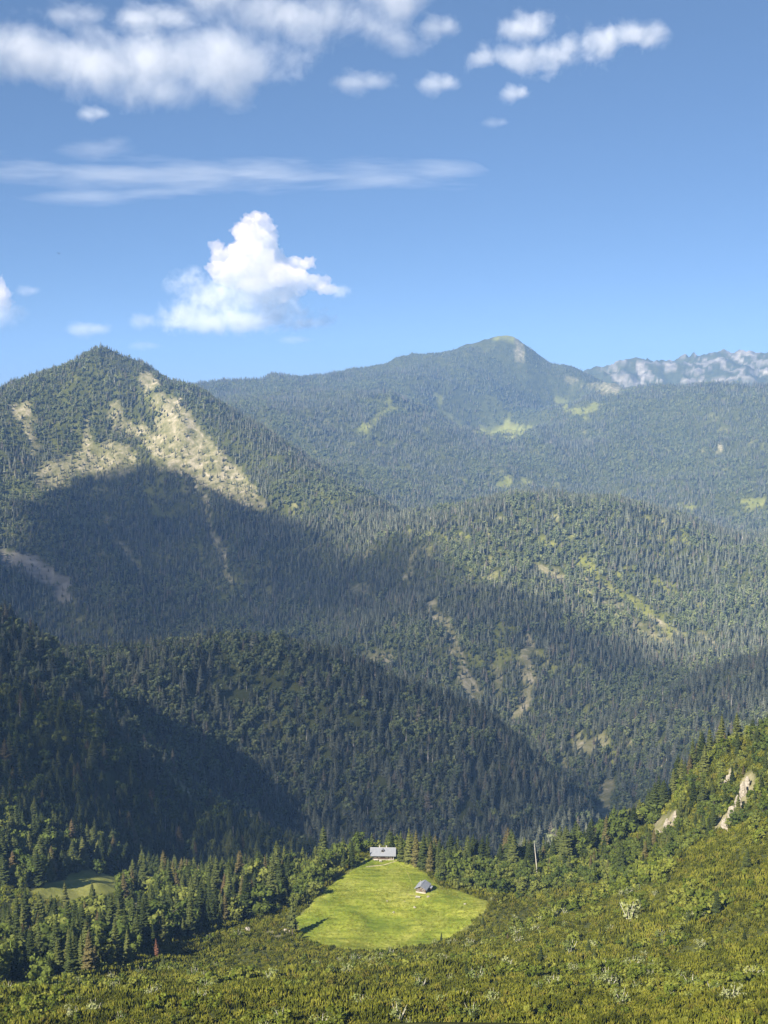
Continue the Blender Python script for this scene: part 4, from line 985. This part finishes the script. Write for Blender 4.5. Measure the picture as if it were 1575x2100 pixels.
for i, (u, v, h, kd) in enumerate([(322,1968,46,'rust'),(62,2005,112,'spruce'),(112,1884,46,'spruce'),(192,1992,88,'open'),(262,1992,92,'spruce'),(120,1985,90,'spruce'),(135,1858,52,'spruce'),(190,1856,52,'spruce'),(258,1850,66,'spruce'),(95,1995,60,'spruce'),(435,1900,75,'spruce'),(452,1910,60,'spruce'),(395,1895,55,'broad'),(250,1850,45,'broad'),(205,1795,38,'broad'),(160,1790,34,'broad'),(62,1795,60,'spruce'),(230,1788,44,'broad'),(90,2035,62,'broad'),(20,2010,80,'broad'),(10,1905,56,'spruce'),(40,1935,66,'spruce'),(330,1850,62,'broad'),(375,1835,66,'broad'),(530,1868,56,'broad'),(505,1880,48,'broad'),(350,1930,58,'broad'),(300,1925,54,'broad')]):
    put(kd, u, v, h, ["rust-red dead young spruce among green trees left of the meadow", "largest spruce at the lower left edge", "spruce at the left rim of the small clearing", "gaunt pale-trunked spruce below the small clearing", "tall spruce left of the rust-red dead one", "wide spruce between the gaunt one and the largest one", "spruce in front of the small clearing's left half", "spruce in the middle before the small clearing", "spruce before the small clearing's right half", "short dark spruce beside the largest one", "slim spruce on the shoulder left of the meadow", "shorter twin right of the slim shoulder spruce", "leafy tree left of the slim shoulder spruce", "leafy tree before the clearing's right end", "leafy tree on the small clearing's back rim", "low leafy tree on the clearing's upper left rim", "dark spruce behind the clearing's left tip", "round dark tree over the clearing's right end", "leafy tree at the bottom of the left wood", "leafy tree at the lower left frame edge", "dark spruce at the frame edge level with the clearing", "spruce just inside the left frame edge", "round tree right of the small clearing", "second round tree right of the small clearing", "leafy tree left of the meadow's left corner", "leafy tree on the shoulder under the dark slope", "leafy tree above the rust-red dead spruce", "leafy tree up and left of the rust-red dead spruce"][i], G_LW)
# --- woods around, filled in by zone
ZONES = [
 ("left", [(-60,1690),(560,1700),(600,1790),(572,1868),(480,1896),(300,1955),(150,2015),(-60,2030)], 6.3, 0.78, (12, 27), "spruce in the mixed wood between the dark slope and the foreground pines", "leafy tree in the mixed wood between the dark slope and the foreground pines"),
 ("rim", [(560,1800),(640,1735),(735,1735),(722,1776),(678,1810),(632,1850),(600,1866),(560,1878)], 4.6, 0.25, (6, 13), "spruce in the bushy belt along the meadow's left rim", "leafy tree in the bushy belt along the meadow's left rim"),
 ("back", [(800,1738),(860,1742),(1000,1772),(1100,1782),(1230,1745),(1300,1738),(1330,1760),(1250,1806),(1150,1836),(1060,1846),(1000,1838),(905,1816),(858,1774)], 4.6, 0.16, (5, 13), "spruce in the green belt behind the meadow's right side", "leafy tree in the green belt behind the meadow's right side"),
 ("flank", [(1300,1738),(1350,1698),(1400,1625),(1440,1560),(1500,1530),(1640,1470),(1640,1690),(1480,1700),(1400,1760),(1330,1805),(1240,1835)], 4.6, 0.32, (4, 13), "spruce on the bright right flank among the outcrops", "leafy bush on the bright right flank among the outcrops"),
]
x, y, z = candidates(330, 760, 3.1, 0.40, 301); u, v = project(x, y, z)
vis = seen(x, y, z + 6, 0.004); _, _, _, keep = cover(x, y, z); Rz = np.random.default_rng(44); occ = list(TAKEN)
grid_occ = {}
def free(px, py, d):
    for qx in (-1, 0, 1):
        for qy in (-1, 0, 1):
            for ox, oy in grid_occ.get((int(px//8)+qx, int(py//8)+qy), ()):
                if (ox-px)**2 + (oy-py)**2 < d*d: return False
    return True
def occupy(px, py): grid_occ.setdefault((int(px//8), int(py//8)), []).append((px, py))
for q in TAKEN: occupy(*q)
ZT = []
def tree_label(zn, spr, h, h0, h1, u_, v_):
    """size and nearest landmark, so that only trees nothing tells apart share words"""
    t = (h / (1.0 if spr else 0.72) - h0) / (h1 - h0); sz = ("short", "medium", "tall", "very tall")[0 if t < 0.2 else 1 if t < 0.45 else 2 if t < 0.75 else 3]
    kind = "spruce" if spr else "leafy tree"
    if zn == "left":
        if v_ < 1790: ar = "at the foot of the shaded slope" + (" by the left edge" if u_ < 120 else " behind the small clearing" if u_ < 320 else " right of the small clearing" if u_ < 450 else " near the meadow's left corner")
        elif v_ < 1850: ar = "beside the left tip of the small clearing" if u_ < 130 else "right before the small clearing" if u_ < 310 else "in the hollow right of the small clearing" if u_ < 430 else "on the shoulder left of the meadow"
        elif v_ < 1910: ar = "at the left edge below the small clearing" if u_ < 110 else "just below the small clearing" if u_ < 260 else "above the rust-red dead spruce" if u_ < 390 else "in the dip left of the meadow"
        else: ar = "in the lower left corner wood" if u_ < 90 else "around the gaunt spruce low in the left wood" if u_ < 220 else "around the rust-red dead spruce" if u_ < 380 else "on the edge of the pine shoulder"
    elif zn == "rim": ar = "in the bushy belt left of the long hut" if v_ < 1780 else "midway in the belt along the meadow's left rim" if v_ < 1835 else "low in the belt along the meadow's left rim"
    elif zn == "back": ar = "right behind the spruce clump by the long hut" if u_ < 960 else "in the belt above the meadow's right tip" if u_ < 1090 else "in the belt right of the leaning dead trunk" if u_ < 1200 else "in the belt below the gorge cliff"
    else: ar = "on the flank around the skyline slabs" if u_ < 1400 else "on the flank left of the rock streak" if u_ < 1490 else "on the flank right of the rock streak"
    if not spr and zn == "flank": kind = "leafy bush"
    return "%s %s %s" % (sz, kind, ar)
for zn, poly, spc, pspr, (h0, h1), ls, lb in ZONES:
    sd = poly_sd(poly, u, v)
    for i in np.nonzero((sd > 0) & vis & (keep > 0.35))[0]:
        d = spc * (0.7 + 0.6 * Rz.random())
        if math.hypot(x[i]-HX, y[i]-HY) < 10.5 or (abs(x[i]-HX) < 9 and -14 < y[i]-HY < 3): continue
        tx = (x[i]-HX)*SUN_DIR.x + (y[i]-HY)*SUN_DIR.y; px_ = abs((x[i]-HX)*SUN_DIR.y - (y[i]-HY)*SUN_DIR.x)
        if 0 < tx < 26 and px_ < 10: continue                    # the long hut stands in full sun
        if not free(x[i], y[i], d): continue
        occupy(x[i], y[i]); spr = Rz.random() < pspr; h = h0 + (h1-h0) * Rz.random() ** 1.3
        if not spr: h *= 0.72
        if 30 < u[i] < 320 and 1815 < v[i] < 1905: h *= 0.34
        if u[i] < 150 and 1760 < v[i] < 1850: continue
        if u[i] < 260 and 1830 < v[i] < 1905: continue
        ZT.append((h / y[i] * (1.0 if u[i] > -5 and u[i] < 1580 else 0.0), spr, x[i], y[i], z[i], h, 1.0 if spr else 1.0 + 0.4*Rz.random(), zn, tree_label(zn, spr, h, h0, h1, u[i], v[i])))
ZT.sort(key=lambda q: -q[0]); REST = []
for q in ZT:
    nm = "spruce_tree" if q[1] else "broadleaf_tree"
    if COUNT.get(nm, 0) < (250 if q[1] else 285) and q[0] > 0: plant('spruce' if q[1] else 'broad', q[2], q[3], q[5], q[8], ("spruces in the " if q[1] else "leafy trees in the ") + {"left": "left mixed wood", "rim": "belt left of the meadow", "back": "belt right of the meadow", "flank": "rocky flank"}[q[7]], None, q[6], Rz)
    else: REST.append((q[2], q[3], q[4], q[5], q[6]*q[5], 0 if q[1] else 1))
NPR = [proto('near_spruce', m_) for m_ in NS] + [proto('near_broad', m_) for m_ in NB[:3]]
if REST:
    A = np.array(REST); k = np.where(A[:,5] > 0.5, 4 + Rz.integers(0, 3, len(A)), Rz.integers(0, 4, len(A)))
    scatter("mixed_wood", A[:, :3] - np.array([0, 0, 0.2]), np.stack([A[:,4], A[:,4], A[:,3]], 1), NPR, k, "smaller trees filling the mixed wood around the meadow", "wood", 77)
print("near trees", COUNT)
# --- pale leaning dead trunk
p, k = px_m(1101, 1796); e = empty("dead_tree", (p[0], p[1], ground(*p[:2]) - 0.2)); tag(e, "bare pale leaning dead trunk rising behind the meadow's right side", "dead tree")
m = MB(); hh = 76/k; m.tube((0,0,-0.4), (-0.45,0,hh*0.35), 0.34, 0.27, 8); m.tube((-0.45,0,hh*0.35), (-1.35,0,hh*0.72), 0.27, 0.19, 8); m.tube((-1.35,0,hh*0.72), (-2.0,0.1,hh), 0.19, 0.04, 8); m.build("trunk", M['palebark'], e)
for zf, a, L in ((0.45, 0.4, 1.0), (0.58, 3.4, 0.8), (0.7, 1.5, 0.7), (0.82, 2.8, 0.5)):
    m = MB(); x0 = -0.45 - 0.9*(zf-0.35)/0.37; m.tube((x0, 0, hh*zf), (x0 + L*math.cos(a), L*math.sin(a), hh*zf + 0.5*L), 0.06, 0.015, 5); m.build("branch", M['palebark'], e)
# ------------------------------------------------------------------ foreground pines and shrubs
Rp = np.random.default_rng(21); PC = []
for k in range(4):
    V, F = pine_clump(Rp, 15 + 3*k); PC.append(proto("pine_clump", mesh_np("pine_clump", V, [F], M['pine'])))
BU = []
for k in range(3):
    V, F4, F3 = broad_crown(Rp, 90, 0.11, 6, 1.0, 0.65, 0.0, True); BU.append(proto("leafy_bush", joined("leafy_bush", [(V, [F4, F3], M['bush'])])))
x, y, z = candidates(105, 720, 1.7, 0.40, 401); u, v = project(x, y, z); _, _, _, keep = cover(x, y, z)
ok = seen(x, y, z + 2.0, 0.006) & (keep > 0.4) & (in_meadow(x, y) + 4.0 * fbm(x/8, y/8, 91, 4) < -0.6) & (fbm(x/5, y/5, 99, 2) > -0.60) & (v < 2500)
wood = np.zeros(len(x), bool)
for zn, poly, *_r in ZONES[:3]: wood |= poly_sd(poly, u, v) > 6
fl = poly_sd(ZONES[3][1], u, v) > 0
ok &= (Rp.random(len(x)) < np.where(wood, 0.25, 1.0))
x, y, z, u, v, wood = (q[ok] for q in (x, y, z, u, v, wood)); n = len(x)
bn = fbm(x/26, y/26, 95, 3) + 0.5 * fbm(x/6, y/6, 96, 2)
bush = (Rp.random(n) < np.where(wood, 0.7, np.clip(0.07 + 0.9 * (bn - 0.12), 0.03, 0.6)))
s = (0.75 + 0.65 * Rp.random(n)) * (1 + 0.35 * fbm(x/18, y/18, 97, 3)); s = np.clip(s, 0.5, 1.8) * np.clip(1.0 + 0.8 * fbm(x/30, y/30, 98, 3), 0.55, 1.5)
m = ~bush; scatter("dwarf_pine_thicket", np.stack([x, y, z - 0.1], 1)[m], np.stack([s, s, s*(0.85+0.4*Rp.random(n))], 1)[m], PC, Rp.integers(0, 4, n)[m], "dense olive dwarf mountain pine thicket covering the foreground slope", "thicket", 31)
hb = (1.2 + 2.2 * Rp.random(n) ** 1.4) * np.clip(1.0 + 0.7 * bn, 0.7, 1.6) * np.where((u > 1120) & (v < 1960), 1.45, 1.0)
scatter("leafy_undergrowth", np.stack([x, y, z - 0.15], 1)[bush], np.stack([hb*1.05, hb*1.05, hb], 1)[bush], BU, Rp.integers(0, 3, n)[bush], "low green leafy bushes mixed through the foreground thicket", "bushes", 33)
print("thicket", n, bush.sum())
G_PS = "pale leafy shrubs among the foreground pines"
special = [(196,2085,38,"rounded whitish shrub with visible stems at the lower left"),(245,2098,26,"small whitish shrub right of the rounded one at lower left"),(742,2070,30,"pale shrub low in the middle of the foreground"),(818,2096,44,"grey-green shrub with bare pale stems at the bottom edge"),(980,2015,34,"pale shrub beside the dark young spruce below the meadow"),(1040,1988,26,"bright pale shrub up and right of the dark young spruce"),(1012,2062,28,"pale shrub under the bright pair below the meadow"),(1170,1960,34,"pale twiggy shrub below the meadow's right tip"),(1275,2060,36,"pale shrub in the light patch of the lower right"),(1500,2060,40,"whitest shrub with forked stems near the lower right corner"),(1385,2020,34,"pale shrub midway in the lower right"),(1290,1890,44,"dry pale bush below the brownish spruce")]
for u_, v_, h_, l_ in special: put('pale', u_, v_, h_, l_, G_PS, 1.1)
def shrub_label(u_, v_, h_):
    sz = "small" if h_ < 3.1 else "mid-sized" if h_ < 3.9 else "large"
    row = "at the very bottom edge" if v_ > 2060 else "low in the pines" if v_ > 1990 else "up near the trees"
    ar = "on the left" if u_ < 350 else "left of the meadow's middle" if u_ < 640 else "below the meadow" if u_ < 930 else "below the meadow's right tip" if u_ < 1150 else "at the foot of the bright flank" if u_ < 1380 else "by the right frame edge"
    return "%s pale leafy shrub %s %s" % (sz, row, ar)
kk = np.nonzero((~wood) & (v > 1800) & (u > -20) & (u < 1600) & (v < 2130) & (bn > 0.02))[0]; Rp.shuffle(kk); cnt = 0
for i in kk:
    if cnt >= 190: break
    if not free(x[i], y[i], 2.6): continue
    occupy(x[i], y[i]); cnt += 1
    hh_ = 2.4 + 2.2*Rp.random()
    plant('pale', x[i], y[i], hh_, shrub_label(u[i], v[i], hh_), G_PS, None, 0.9 + 0.4*Rp.random(), Rp)
G_YS = "young spruces among the foreground pines"
for u_, v_, h_, l_ in [(956,2004,34,"dark young spruce in the pines below the meadow"),(905,1932,22,"tiny pointed spruce on the meadow's lower rim"),(1288,1950,36,"dark young spruce low on the right flank"),(970,2098,30,"yellowish young spruce at the bottom edge"),(1470,1880,60,"loose spruce on the bright right flank below the outcrops"),(1410,1900,40,"young spruce left of the loose one on the right flank"),(400,2000,40,"young spruce on the pine shoulder left of the meadow"),(610,2010,34,"young spruce in the pines below the lone meadow spruce"),(1108,1985,50,"leaning yellow-green spruce below the meadow's right tip"),(1530,1790,55,"spruce near the right frame edge under the outcrops")]:
    put('spruce', u_, v_, h_, l_, G_YS, 1.15)
kk = np.nonzero((~wood) & (v > 1760) & (u > 10) & (u < 1570) & (v < 2110) & (in_meadow(x, y) < -4))[0]; Rp.shuffle(kk); cnt = 0
for i in kk:                                               # more young spruces, thickest on the right flank
    if cnt >= 36: break
    if Rp.random() > (1.0 if u[i] > 1150 and v[i] < 1990 else 0.35) or not free(x[i], y[i], 5.0): continue
    occupy(x[i], y[i]); cnt += 1; hs_ = 3.0 + 4.5 * Rp.random() ** 1.5
    plant('spruce', x[i], y[i], hs_, ("small" if hs_ < 4.2 else "larger") + " young spruce " + shrub_label(u[i], v[i], 3.5).split("shrub ", 1)[1], G_YS, None, 1.2, Rp)
# a bird in the sky
d = np.array(ray(122, 520)); pb = d / np.linalg.norm(d) * 160
m = MB(); m.add([(0,-.16,0),(0.035,-.02,0.03),(-0.035,-.02,0.03),(0,-.02,-0.04),(0,.17,0)], [(0,1,2),(0,3,1),(0,2,3),(4,2,1),(4,1,3),(4,3,2)]); b_o = m.mesh("body", M['bark'])
e = empty("bird", tuple(pb), 0.6); tag(e, "tiny dark bird flying in the blue sky left of the tall cloud", "bird"); link("body", b_o, e)
for s_ in (-1, 1):
    m = MB(); m.add([(s_*0.02,-.06,0.03),(s_*0.02,.07,0.03),(s_*0.22,.05,0.10),(s_*0.36,-.02,0.06),(s_*0.22,-.05,0.10),(s_*0.2,0,0.085)], [(0,1,5),(1,2,5),(2,3,5),(3,4,5),(4,0,5),(0,4,3,2,1)]); m.build("wing", M['bark'], e)
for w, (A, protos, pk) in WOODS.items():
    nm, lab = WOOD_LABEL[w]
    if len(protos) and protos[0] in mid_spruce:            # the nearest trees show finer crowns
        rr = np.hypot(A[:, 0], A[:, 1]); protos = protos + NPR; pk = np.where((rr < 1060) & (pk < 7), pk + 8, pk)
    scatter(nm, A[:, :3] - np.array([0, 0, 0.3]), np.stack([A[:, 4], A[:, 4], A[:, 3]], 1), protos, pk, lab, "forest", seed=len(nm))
# ------------------------------------------------------------------ clouds: real bodies of scattering droplets, far outside the haze
def lobes_world(L, Y, depth=0.7):
    """photo ellipses (u, v, half width, half height) at forward distance Y -> ellipsoids in metres"""
    out = []
    for i, (u, v, a, b) in enumerate(L):
        yy = Y * (1 + 0.012 * math.sin(i * 2.4)); c = spot(u, v, yy); s = (yy * math.cos(PITCH) - c[2] * math.sin(PITCH)) / FPX
        out.append((c, np.array([a*s, max(a, b)*s*depth, b*s])))
    return out
def hull(name, LW, infl, vox, disp=0.0, dscale=1.0, seed=0):
    bm = bmesh.new(); ctr = np.mean([c for c, r in LW], 0)
    for c, r in LW:
        ret = bmesh.ops.create_icosphere(bm, subdivisions=3 if disp == 0 else 2, radius=1.0)
        for v in ret["verts"]: v.co = Vector(np.array(v.co[:]) * r * infl + c - ctr)
    me = bpy.data.meshes.new(name); bm.to_mesh(me); bm.free()
    tmp = bpy.data.objects.new(name, me); COL.objects.link(tmp)
    md = tmp.modifiers.new("remesh", 'REMESH'); md.mode = 'VOXEL'; md.voxel_size = vox; md.use_smooth_shade = True
    dg = bpy.context.evaluated_depsgraph_get(); ev = tmp.evaluated_get(dg); me2 = bpy.data.meshes.new_from_object(ev)
    bpy.data.objects.remove(tmp); bpy.data.meshes.remove(me)
    o = link(name, me2, None, tuple(ctr)); return o, ctr
def cloud_material(name, LW, ctr, dens, nscale, namp, soft, thr=0.0, color=(1,1,1), stretch=(1,1,1), step=0.35):
    m, nt, nodes, L = new_mat(name)
    out = N(nt, "ShaderNodeOutputMaterial"); vs = N(nt, "ShaderNodeVolumeScatter"); tc = N(nt, "ShaderNodeTexCoord"); P = tc.outputs["Object"]
    vs.inputs["Color"].default_value = (*color, 1)
    acc = None
    for c, r in LW:
        a = N(nt, "ShaderNodeVectorMath", operation='SUBTRACT'); L.new(P, a.inputs[0]); a.inputs[1].default_value = tuple(c - ctr)
        d = N(nt, "ShaderNodeVectorMath", operation='DIVIDE'); L.new(a.outputs[0], d.inputs[0]); d.inputs[1].default_value = tuple(r)
        l = N(nt, "ShaderNodeVectorMath", operation='LENGTH'); L.new(d.outputs[0], l.inputs[0])
        f = math_n(nt, 'SUBTRACT', 1.0, l.outputs["Value"])
        acc = f if acc is None else math_n(nt, 'MAXIMUM', acc, f)
    mp = N(nt, "ShaderNodeMapping"); mp.inputs["Scale"].default_value = stretch; L.new(P, mp.inputs[0])
    nz = noise(nt, nscale, 9, 0.66, mp.outputs[0], 0.3)
    q = math_n(nt, 'MULTIPLY_ADD', nz.outputs[0], 2*namp); q.node.inputs[2].default_value = -namp - thr
    q = math_n(nt, 'ADD', q, acc)
    q = math_n(nt, 'DIVIDE', q, soft, True)
    q = math_n(nt, 'MULTIPLY', q, dens); L.new(q, vs.inputs["Density"]); L.new(vs.outputs[0], out.inputs["Volume"])
    m.cycles.volume_step_rate = step
    return m
def soft_cloud(label, lob, Y, dens, nscale, namp=0.55, soft=0.5, thr=0.0, depth=0.7, stretch=(1,1,1), step=0.14, infl=1.4):
    LW = lobes_world(lob, Y, depth); w = max(r.max() for c, r in LW)
    o, ctr = hull("cloud", LW, infl, max(40.0, w / 7))
    o.data.materials.clear(); o.data.materials.append(cloud_material("cloud", LW, ctr, dens, nscale, namp, soft, thr, (0.84, 0.86, 0.90), stretch, step))
    return tag(o, label, "cloud", "clouds in the blue sky")
def puffy_cloud(label, lob, Y, dens, seed, vox, kids=9, fade=None, color=(0.74, 0.63, 0.555)):
    """towering cumulus: cauliflower heads budding on heads"""
    R = np.random.default_rng(seed); LW = [(c, np.array([r[0], (r[0]+r[2])*0.5, r[2]])) for c, r in lobes_world(lob, Y, 0.8)]
    allb = list(LW); gen = LW
    for lev in range(2):
        nxt = []
        for c, r in gen:
            for k in range(kids if lev == 0 else kids - 3):
                d = R.normal(0, 1, 3); d[2] = d[2]*0.8 + 0.35; d[1] -= 0.25; d /= np.linalg.norm(d); s = r.mean() * (0.26 + 0.24*R.random())
                nxt.append((c + d * r * (0.88 + 0.12*R.random()), np.array([s, s, s*0.92])))
        allb += nxt; gen = nxt
    o, ctr = hull("cloud", allb, 1.0, vox, 1.0)
    from mathutils import noise as mn
    nrm = [v.normal.copy() for v in o.data.vertices]
    for v, nn in zip(o.data.vertices, nrm):                # cauliflower billows with creases between them
        k_ = 1.5*vox * (abs(mn.noise(v.co / (4.2*vox))) * 2 - 0.5) + 0.8*vox * (abs(mn.noise(v.co / (1.9*vox))) * 2 - 0.5)
        v.co += nn * k_
    m, nt, nodes, L = new_mat("cumulus"); out = N(nt, "ShaderNodeOutputMaterial"); vs = N(nt, "ShaderNodeVolumeScatter"); vs.inputs["Color"].default_value = (*color, 1); vs.inputs["Density"].default_value = dens
    if fade:
        tc = N(nt, "ShaderNodeTexCoord"); sp = N(nt, "ShaderNodeSeparateXYZ"); L.new(tc.outputs["Object"], sp.inputs[0])
        lo = spot(500, fade[0], Y)[2] - ctr[2]; hi = spot(500, fade[1], Y)[2] - ctr[2]
        mr = N(nt, "ShaderNodeMapRange"); mr.interpolation_type = 'SMOOTHSTEP'; mr.inputs[1].default_value = lo; mr.inputs[2].default_value = hi; mr.inputs[3].default_value = fade[2]*dens; mr.inputs[4].default_value = dens; L.new(sp.outputs[2], mr.inputs[0])
        nz = noise(nt, 1/700.0, 4, 0.6, tc.outputs["Object"]); k = math_n(nt, 'MULTIPLY_ADD', nz.outputs[0], 2.4); k.node.inputs[2].default_value = -0.6
        k = math_n(nt, 'MAXIMUM', k, 0.05); L.new(math_n(nt, 'MULTIPLY', mr.outputs[0], k), vs.inputs["Density"]); m.cycles.volume_step_rate = 0.25
    L.new(vs.outputs[0], out.inputs["Volume"])
    o.data.materials.clear(); o.data.materials.append(m)
    return tag(o, label, "cloud", "clouds in the blue sky")
soft_cloud("largest white cloud bank across the upper left sky", [(-60,100,120,62),(70,105,130,66),(190,118,150,76),(310,128,140,78),(420,130,130,72),(520,140,110,56),(480,180,80,40),(330,190,100,36)], 12000, 0.0020, 1/620.0, 1.7, 1.0, 0.14, 0.8)
soft_cloud("white cloud cut by the top edge above the middle", [(450,-10,100,46),(550,15,120,58),(640,35,120,60),(735,40,105,54),(800,10,100,46),(820,75,80,32)], 12000, 0.0016, 1/500.0, 2.0, 1.0, 0.20, 0.8)
soft_cloud("long ragged white cloud at the upper right", [(1305,72,70,36),(1225,92,76,44),(1145,110,80,40),(1065,120,80,36),(990,120,55,28)], 12000, 0.0026, 1/320.0, 2.0, 0.8, 0.25, 0.8)
soft_cloud("small white puff above the long ragged cloud", [(1075,52,72,34),(1100,62,48,28)], 12000, 0.0036, 1/280.0, 1.4, 0.8, 0.16, 0.8)
soft_cloud("thin white streak stretching across the left and middle sky", [(40,345,170,30),(220,348,190,36),(400,352,200,32),(580,358,200,33),(760,364,180,32),(890,352,90,24)], 16000, 0.0008, 1/480.0, 2.2, 1.1, 0.22, 0.5, (0.22, 0.5, 1.8))
soft_cloud("faint wisp below the left part of the thin streak", [(180,402,140,14),(330,397,140,10)], 16000, 0.0009, 1/420.0, 1.7, 1.1, 0.15, 0.5, (0.22, 0.5, 1.8))
soft_cloud("faint wisp above the left part of the thin streak", [(200,305,95,20),(240,290,50,14)], 16000, 0.0007, 1/420.0, 1.6, 1.1, 0.15, 0.5, (0.4, 0.6, 1.4))
for u_, v_, a_, b_, l_, d_ in [(905,168,52,26,"small round puff below the cloud gap in the upper middle",0.0034),(1060,188,38,22,"smallest bright puff under the long ragged cloud",0.0045),(750,166,72,26,"flat faint puff in the upper middle below the top cloud",0.0020),(196,231,42,18,"tiny puff hanging under the largest cloud bank",0.0034),(1020,250,36,12,"faintest scrap of cloud under the long ragged one",0.0014),(905,52,52,32,"faint puff between the top cloud and the ragged one",0.0026),(320,34,100,34,"thin ragged cloud above the largest bank",0.0024),(160,28,75,28,"faint veil over the left end of the largest bank",0.0016)]:
    soft_cloud(l_, [(u_-a_*0.3, v_, a_*0.8, b_), (u_+a_*0.35, v_+b_*0.1, a_*0.7, b_*0.8)], 12000, d_, 1/240.0, 1.5, 0.8, 0.16, 0.9, (0.7,1,1))
CUM = [(524,444,14,14),(540,452,16,15),(512,462,20,18),(545,470,20,20),(492,476,18,18),(520,485,32,24),(556,492,15,20),(444,508,15,15),(452,528,20,18),(478,520,22,20),(510,512,34,26),(545,520,28,28),(490,545,34,24),(530,548,42,28),(570,535,22,22),(450,555,24,20),(480,570,36,22),(530,580,46,26),(575,565,34,26),(608,545,24,20),(632,540,16,13),(610,575,34,24),(645,580,28,18),(672,594,26,11),(575,600,40,18)]
puffy_cloud("tall sunlit cumulus tower rising over the far ridge", CUM, 42000, 0.0018, 5, 52.0, 7)
soft_cloud("soft greyish lower body under the cumulus tower", [(395,585,50,34),(440,610,80,50),(520,615,95,50),(385,640,60,34),(560,640,85,38),(500,655,140,30),(640,662,64,16),(430,662,120,24),(690,598,40,17)], 44000, 0.0012, 1/560.0, 2.0, 0.9, 0.12, 0.7)
puffy_cloud("cumulus cut by the left edge above the mountain", [(-2,585,14,18),(6,600,16,18),(-8,612,22,22),(10,622,16,18),(-20,600,22,24)], 42000, 0.0016, 8, 60.0, 7)
soft_cloud("soft base of the cumulus at the left edge", [(0,645,50,30),(-30,655,54,30)], 43000, 0.0008, 1/800.0, 1.3, 0.8, 0.05, 0.7)
for u_, v_, a_, b_, l_, d_ in [(185,674,54,19,"low flat cloud between the left mountain and the tower",0.0011),(295,656,34,22,"small low puff left of the cumulus tower's body",0.0010),(60,595,30,14,"little puff near the left edge cumulus",0.0008),(610,696,44,11,"faint low scrap under the cumulus body",0.0006),(300,708,42,12,"faintest low scrap over the left mountain's shoulder",0.0005)]:
    soft_cloud(l_, [(u_-a_*0.3, v_, a_*0.8, b_), (u_+a_*0.35, v_+b_*0.1, a_*0.7, b_*0.8)], 43000, d_, 1/700.0, 1.4, 0.8, 0.14, 0.9, (0.7,1,1))

# unseen cloud added behind the viewpoint, outline and thickness cut to shade the valley
def shade_cloud(poly, Z0, tmax, dens, edge):
    d, q = sun_plan(); te = math.tan(SUN_EL); R = np.arange(560, 3500, 26.0); H = np.arange(-720, 1360, 18.0)
    pp, hh = np.meshgrid(R, H, indexing='ij'); sd = poly_sd(poly, pp + 16*fbm(pp/160, hh/90, 201, 3), hh + 12*fbm(pp/160 + 7, hh/90, 202, 3))
    t = tmax * sstep(-edge*0.5, edge*0.5, sd) * (0.85 + 0.5 * fbm(pp/420, hh/150, 203, 4)) * (0.85 - 0.42 * sstep(370, 470, hh) * (1 - sstep(1650, 2150, pp)) + 0.15 * sstep(1800, 2200, pp)); ss = (Z0 - hh) / te
    X = pp*q[0] + ss*d[0]; Y = pp*q[1] + ss*d[1]; lump = 30 * fbm(pp/120, hh/60, 204, 3) * np.clip(t/tmax, 0, 1)
    ok = t > 0.5; top = Z0 + t*0.6 + lump; bot = Z0 - t*0.4 + lump; n = X.size; ix = np.arange(n).reshape(X.shape)
    c4 = ok[:-1,:-1] & ok[1:,:-1] & ok[1:,1:] & ok[:-1,1:]
    F = np.stack([ix[:-1,:-1][c4], ix[1:,:-1][c4], ix[1:,1:][c4], ix[:-1,1:][c4]], 1)
    edges = {}
    for f in F:
        for a, b in zip(f, np.roll(f, -1)): edges[(a, b)] = 1
    side = np.array([(b, a, a + n, b + n) for (a, b) in edges if (b, a) not in edges])
    V = np.concatenate([np.stack([X.ravel(), Y.ravel(), top.ravel()], 1), np.stack([X.ravel(), Y.ravel(), bot.ravel()], 1)])
    Fa = np.concatenate([F, F[:, ::-1] + n, side]); used = np.unique(Fa); rm = np.zeros(2*n, int); rm[used] = np.arange(len(used))
    m, nt, nodes, L = new_mat("shading_cloud"); out = N(nt, "ShaderNodeOutputMaterial"); vs = N(nt, "ShaderNodeVolumeScatter"); vs.inputs["Density"].default_value = dens; L.new(vs.outputs[0], out.inputs["Volume"])
    me = mesh_np("cloud", V[used], [rm[Fa]], m, True); bm = bmesh.new(); bm.from_mesh(me); bmesh.ops.recalc_face_normals(bm, faces=bm.faces); bm.to_mesh(me); bm.free()
    return tag(link("cloud", me), "unseen flat thin cloud behind the left shoulder, shaped to shade the valley", "cloud", "clouds in the blue sky")
shade_cloud([(730,-700),(730,0),(730,905),(840,905),(1090,892),(1333,980),(1475,1034),(1586,1036),(1726,1041),(1939,1131),(2076,1126),(2236,1081),(2466,1155),(2648,1211),(2874,1245),(3082,1280),(3220,1238),(3317,1126),(3228,936),(3083,777),(2989,628),(2900,420),(2860,-700)], 2900.0, 180.0, 0.0088, 26.0)
# ------------------------------------------------------------------ the air
def haze_box(density, color, aniso=0.0):
    m, nt, nodes, L = new_mat("haze")
    out = N(nt, "ShaderNodeOutputMaterial"); pv = N(nt, "ShaderNodeVolumePrincipled")
    pv.inputs["Color"].default_value = (*color, 1); pv.inputs["Density"].default_value = density; pv.inputs["Anisotropy"].default_value = aniso
    L.new(pv.outputs[0], out.inputs["Volume"])
    b = MB(); b.box(-15400, 15400, -15400, 15400, float(GZ.min()) - 1.0, float(GZ.max()) + 40.0)
    o = b.build("haze", m); tag(o, "thin blue haze filling the valleys", "haze", None, "stuff")
    o.display_type = 'WIRE'
    return o
haze_box(0.000058, (0.28, 0.52, 1.0))
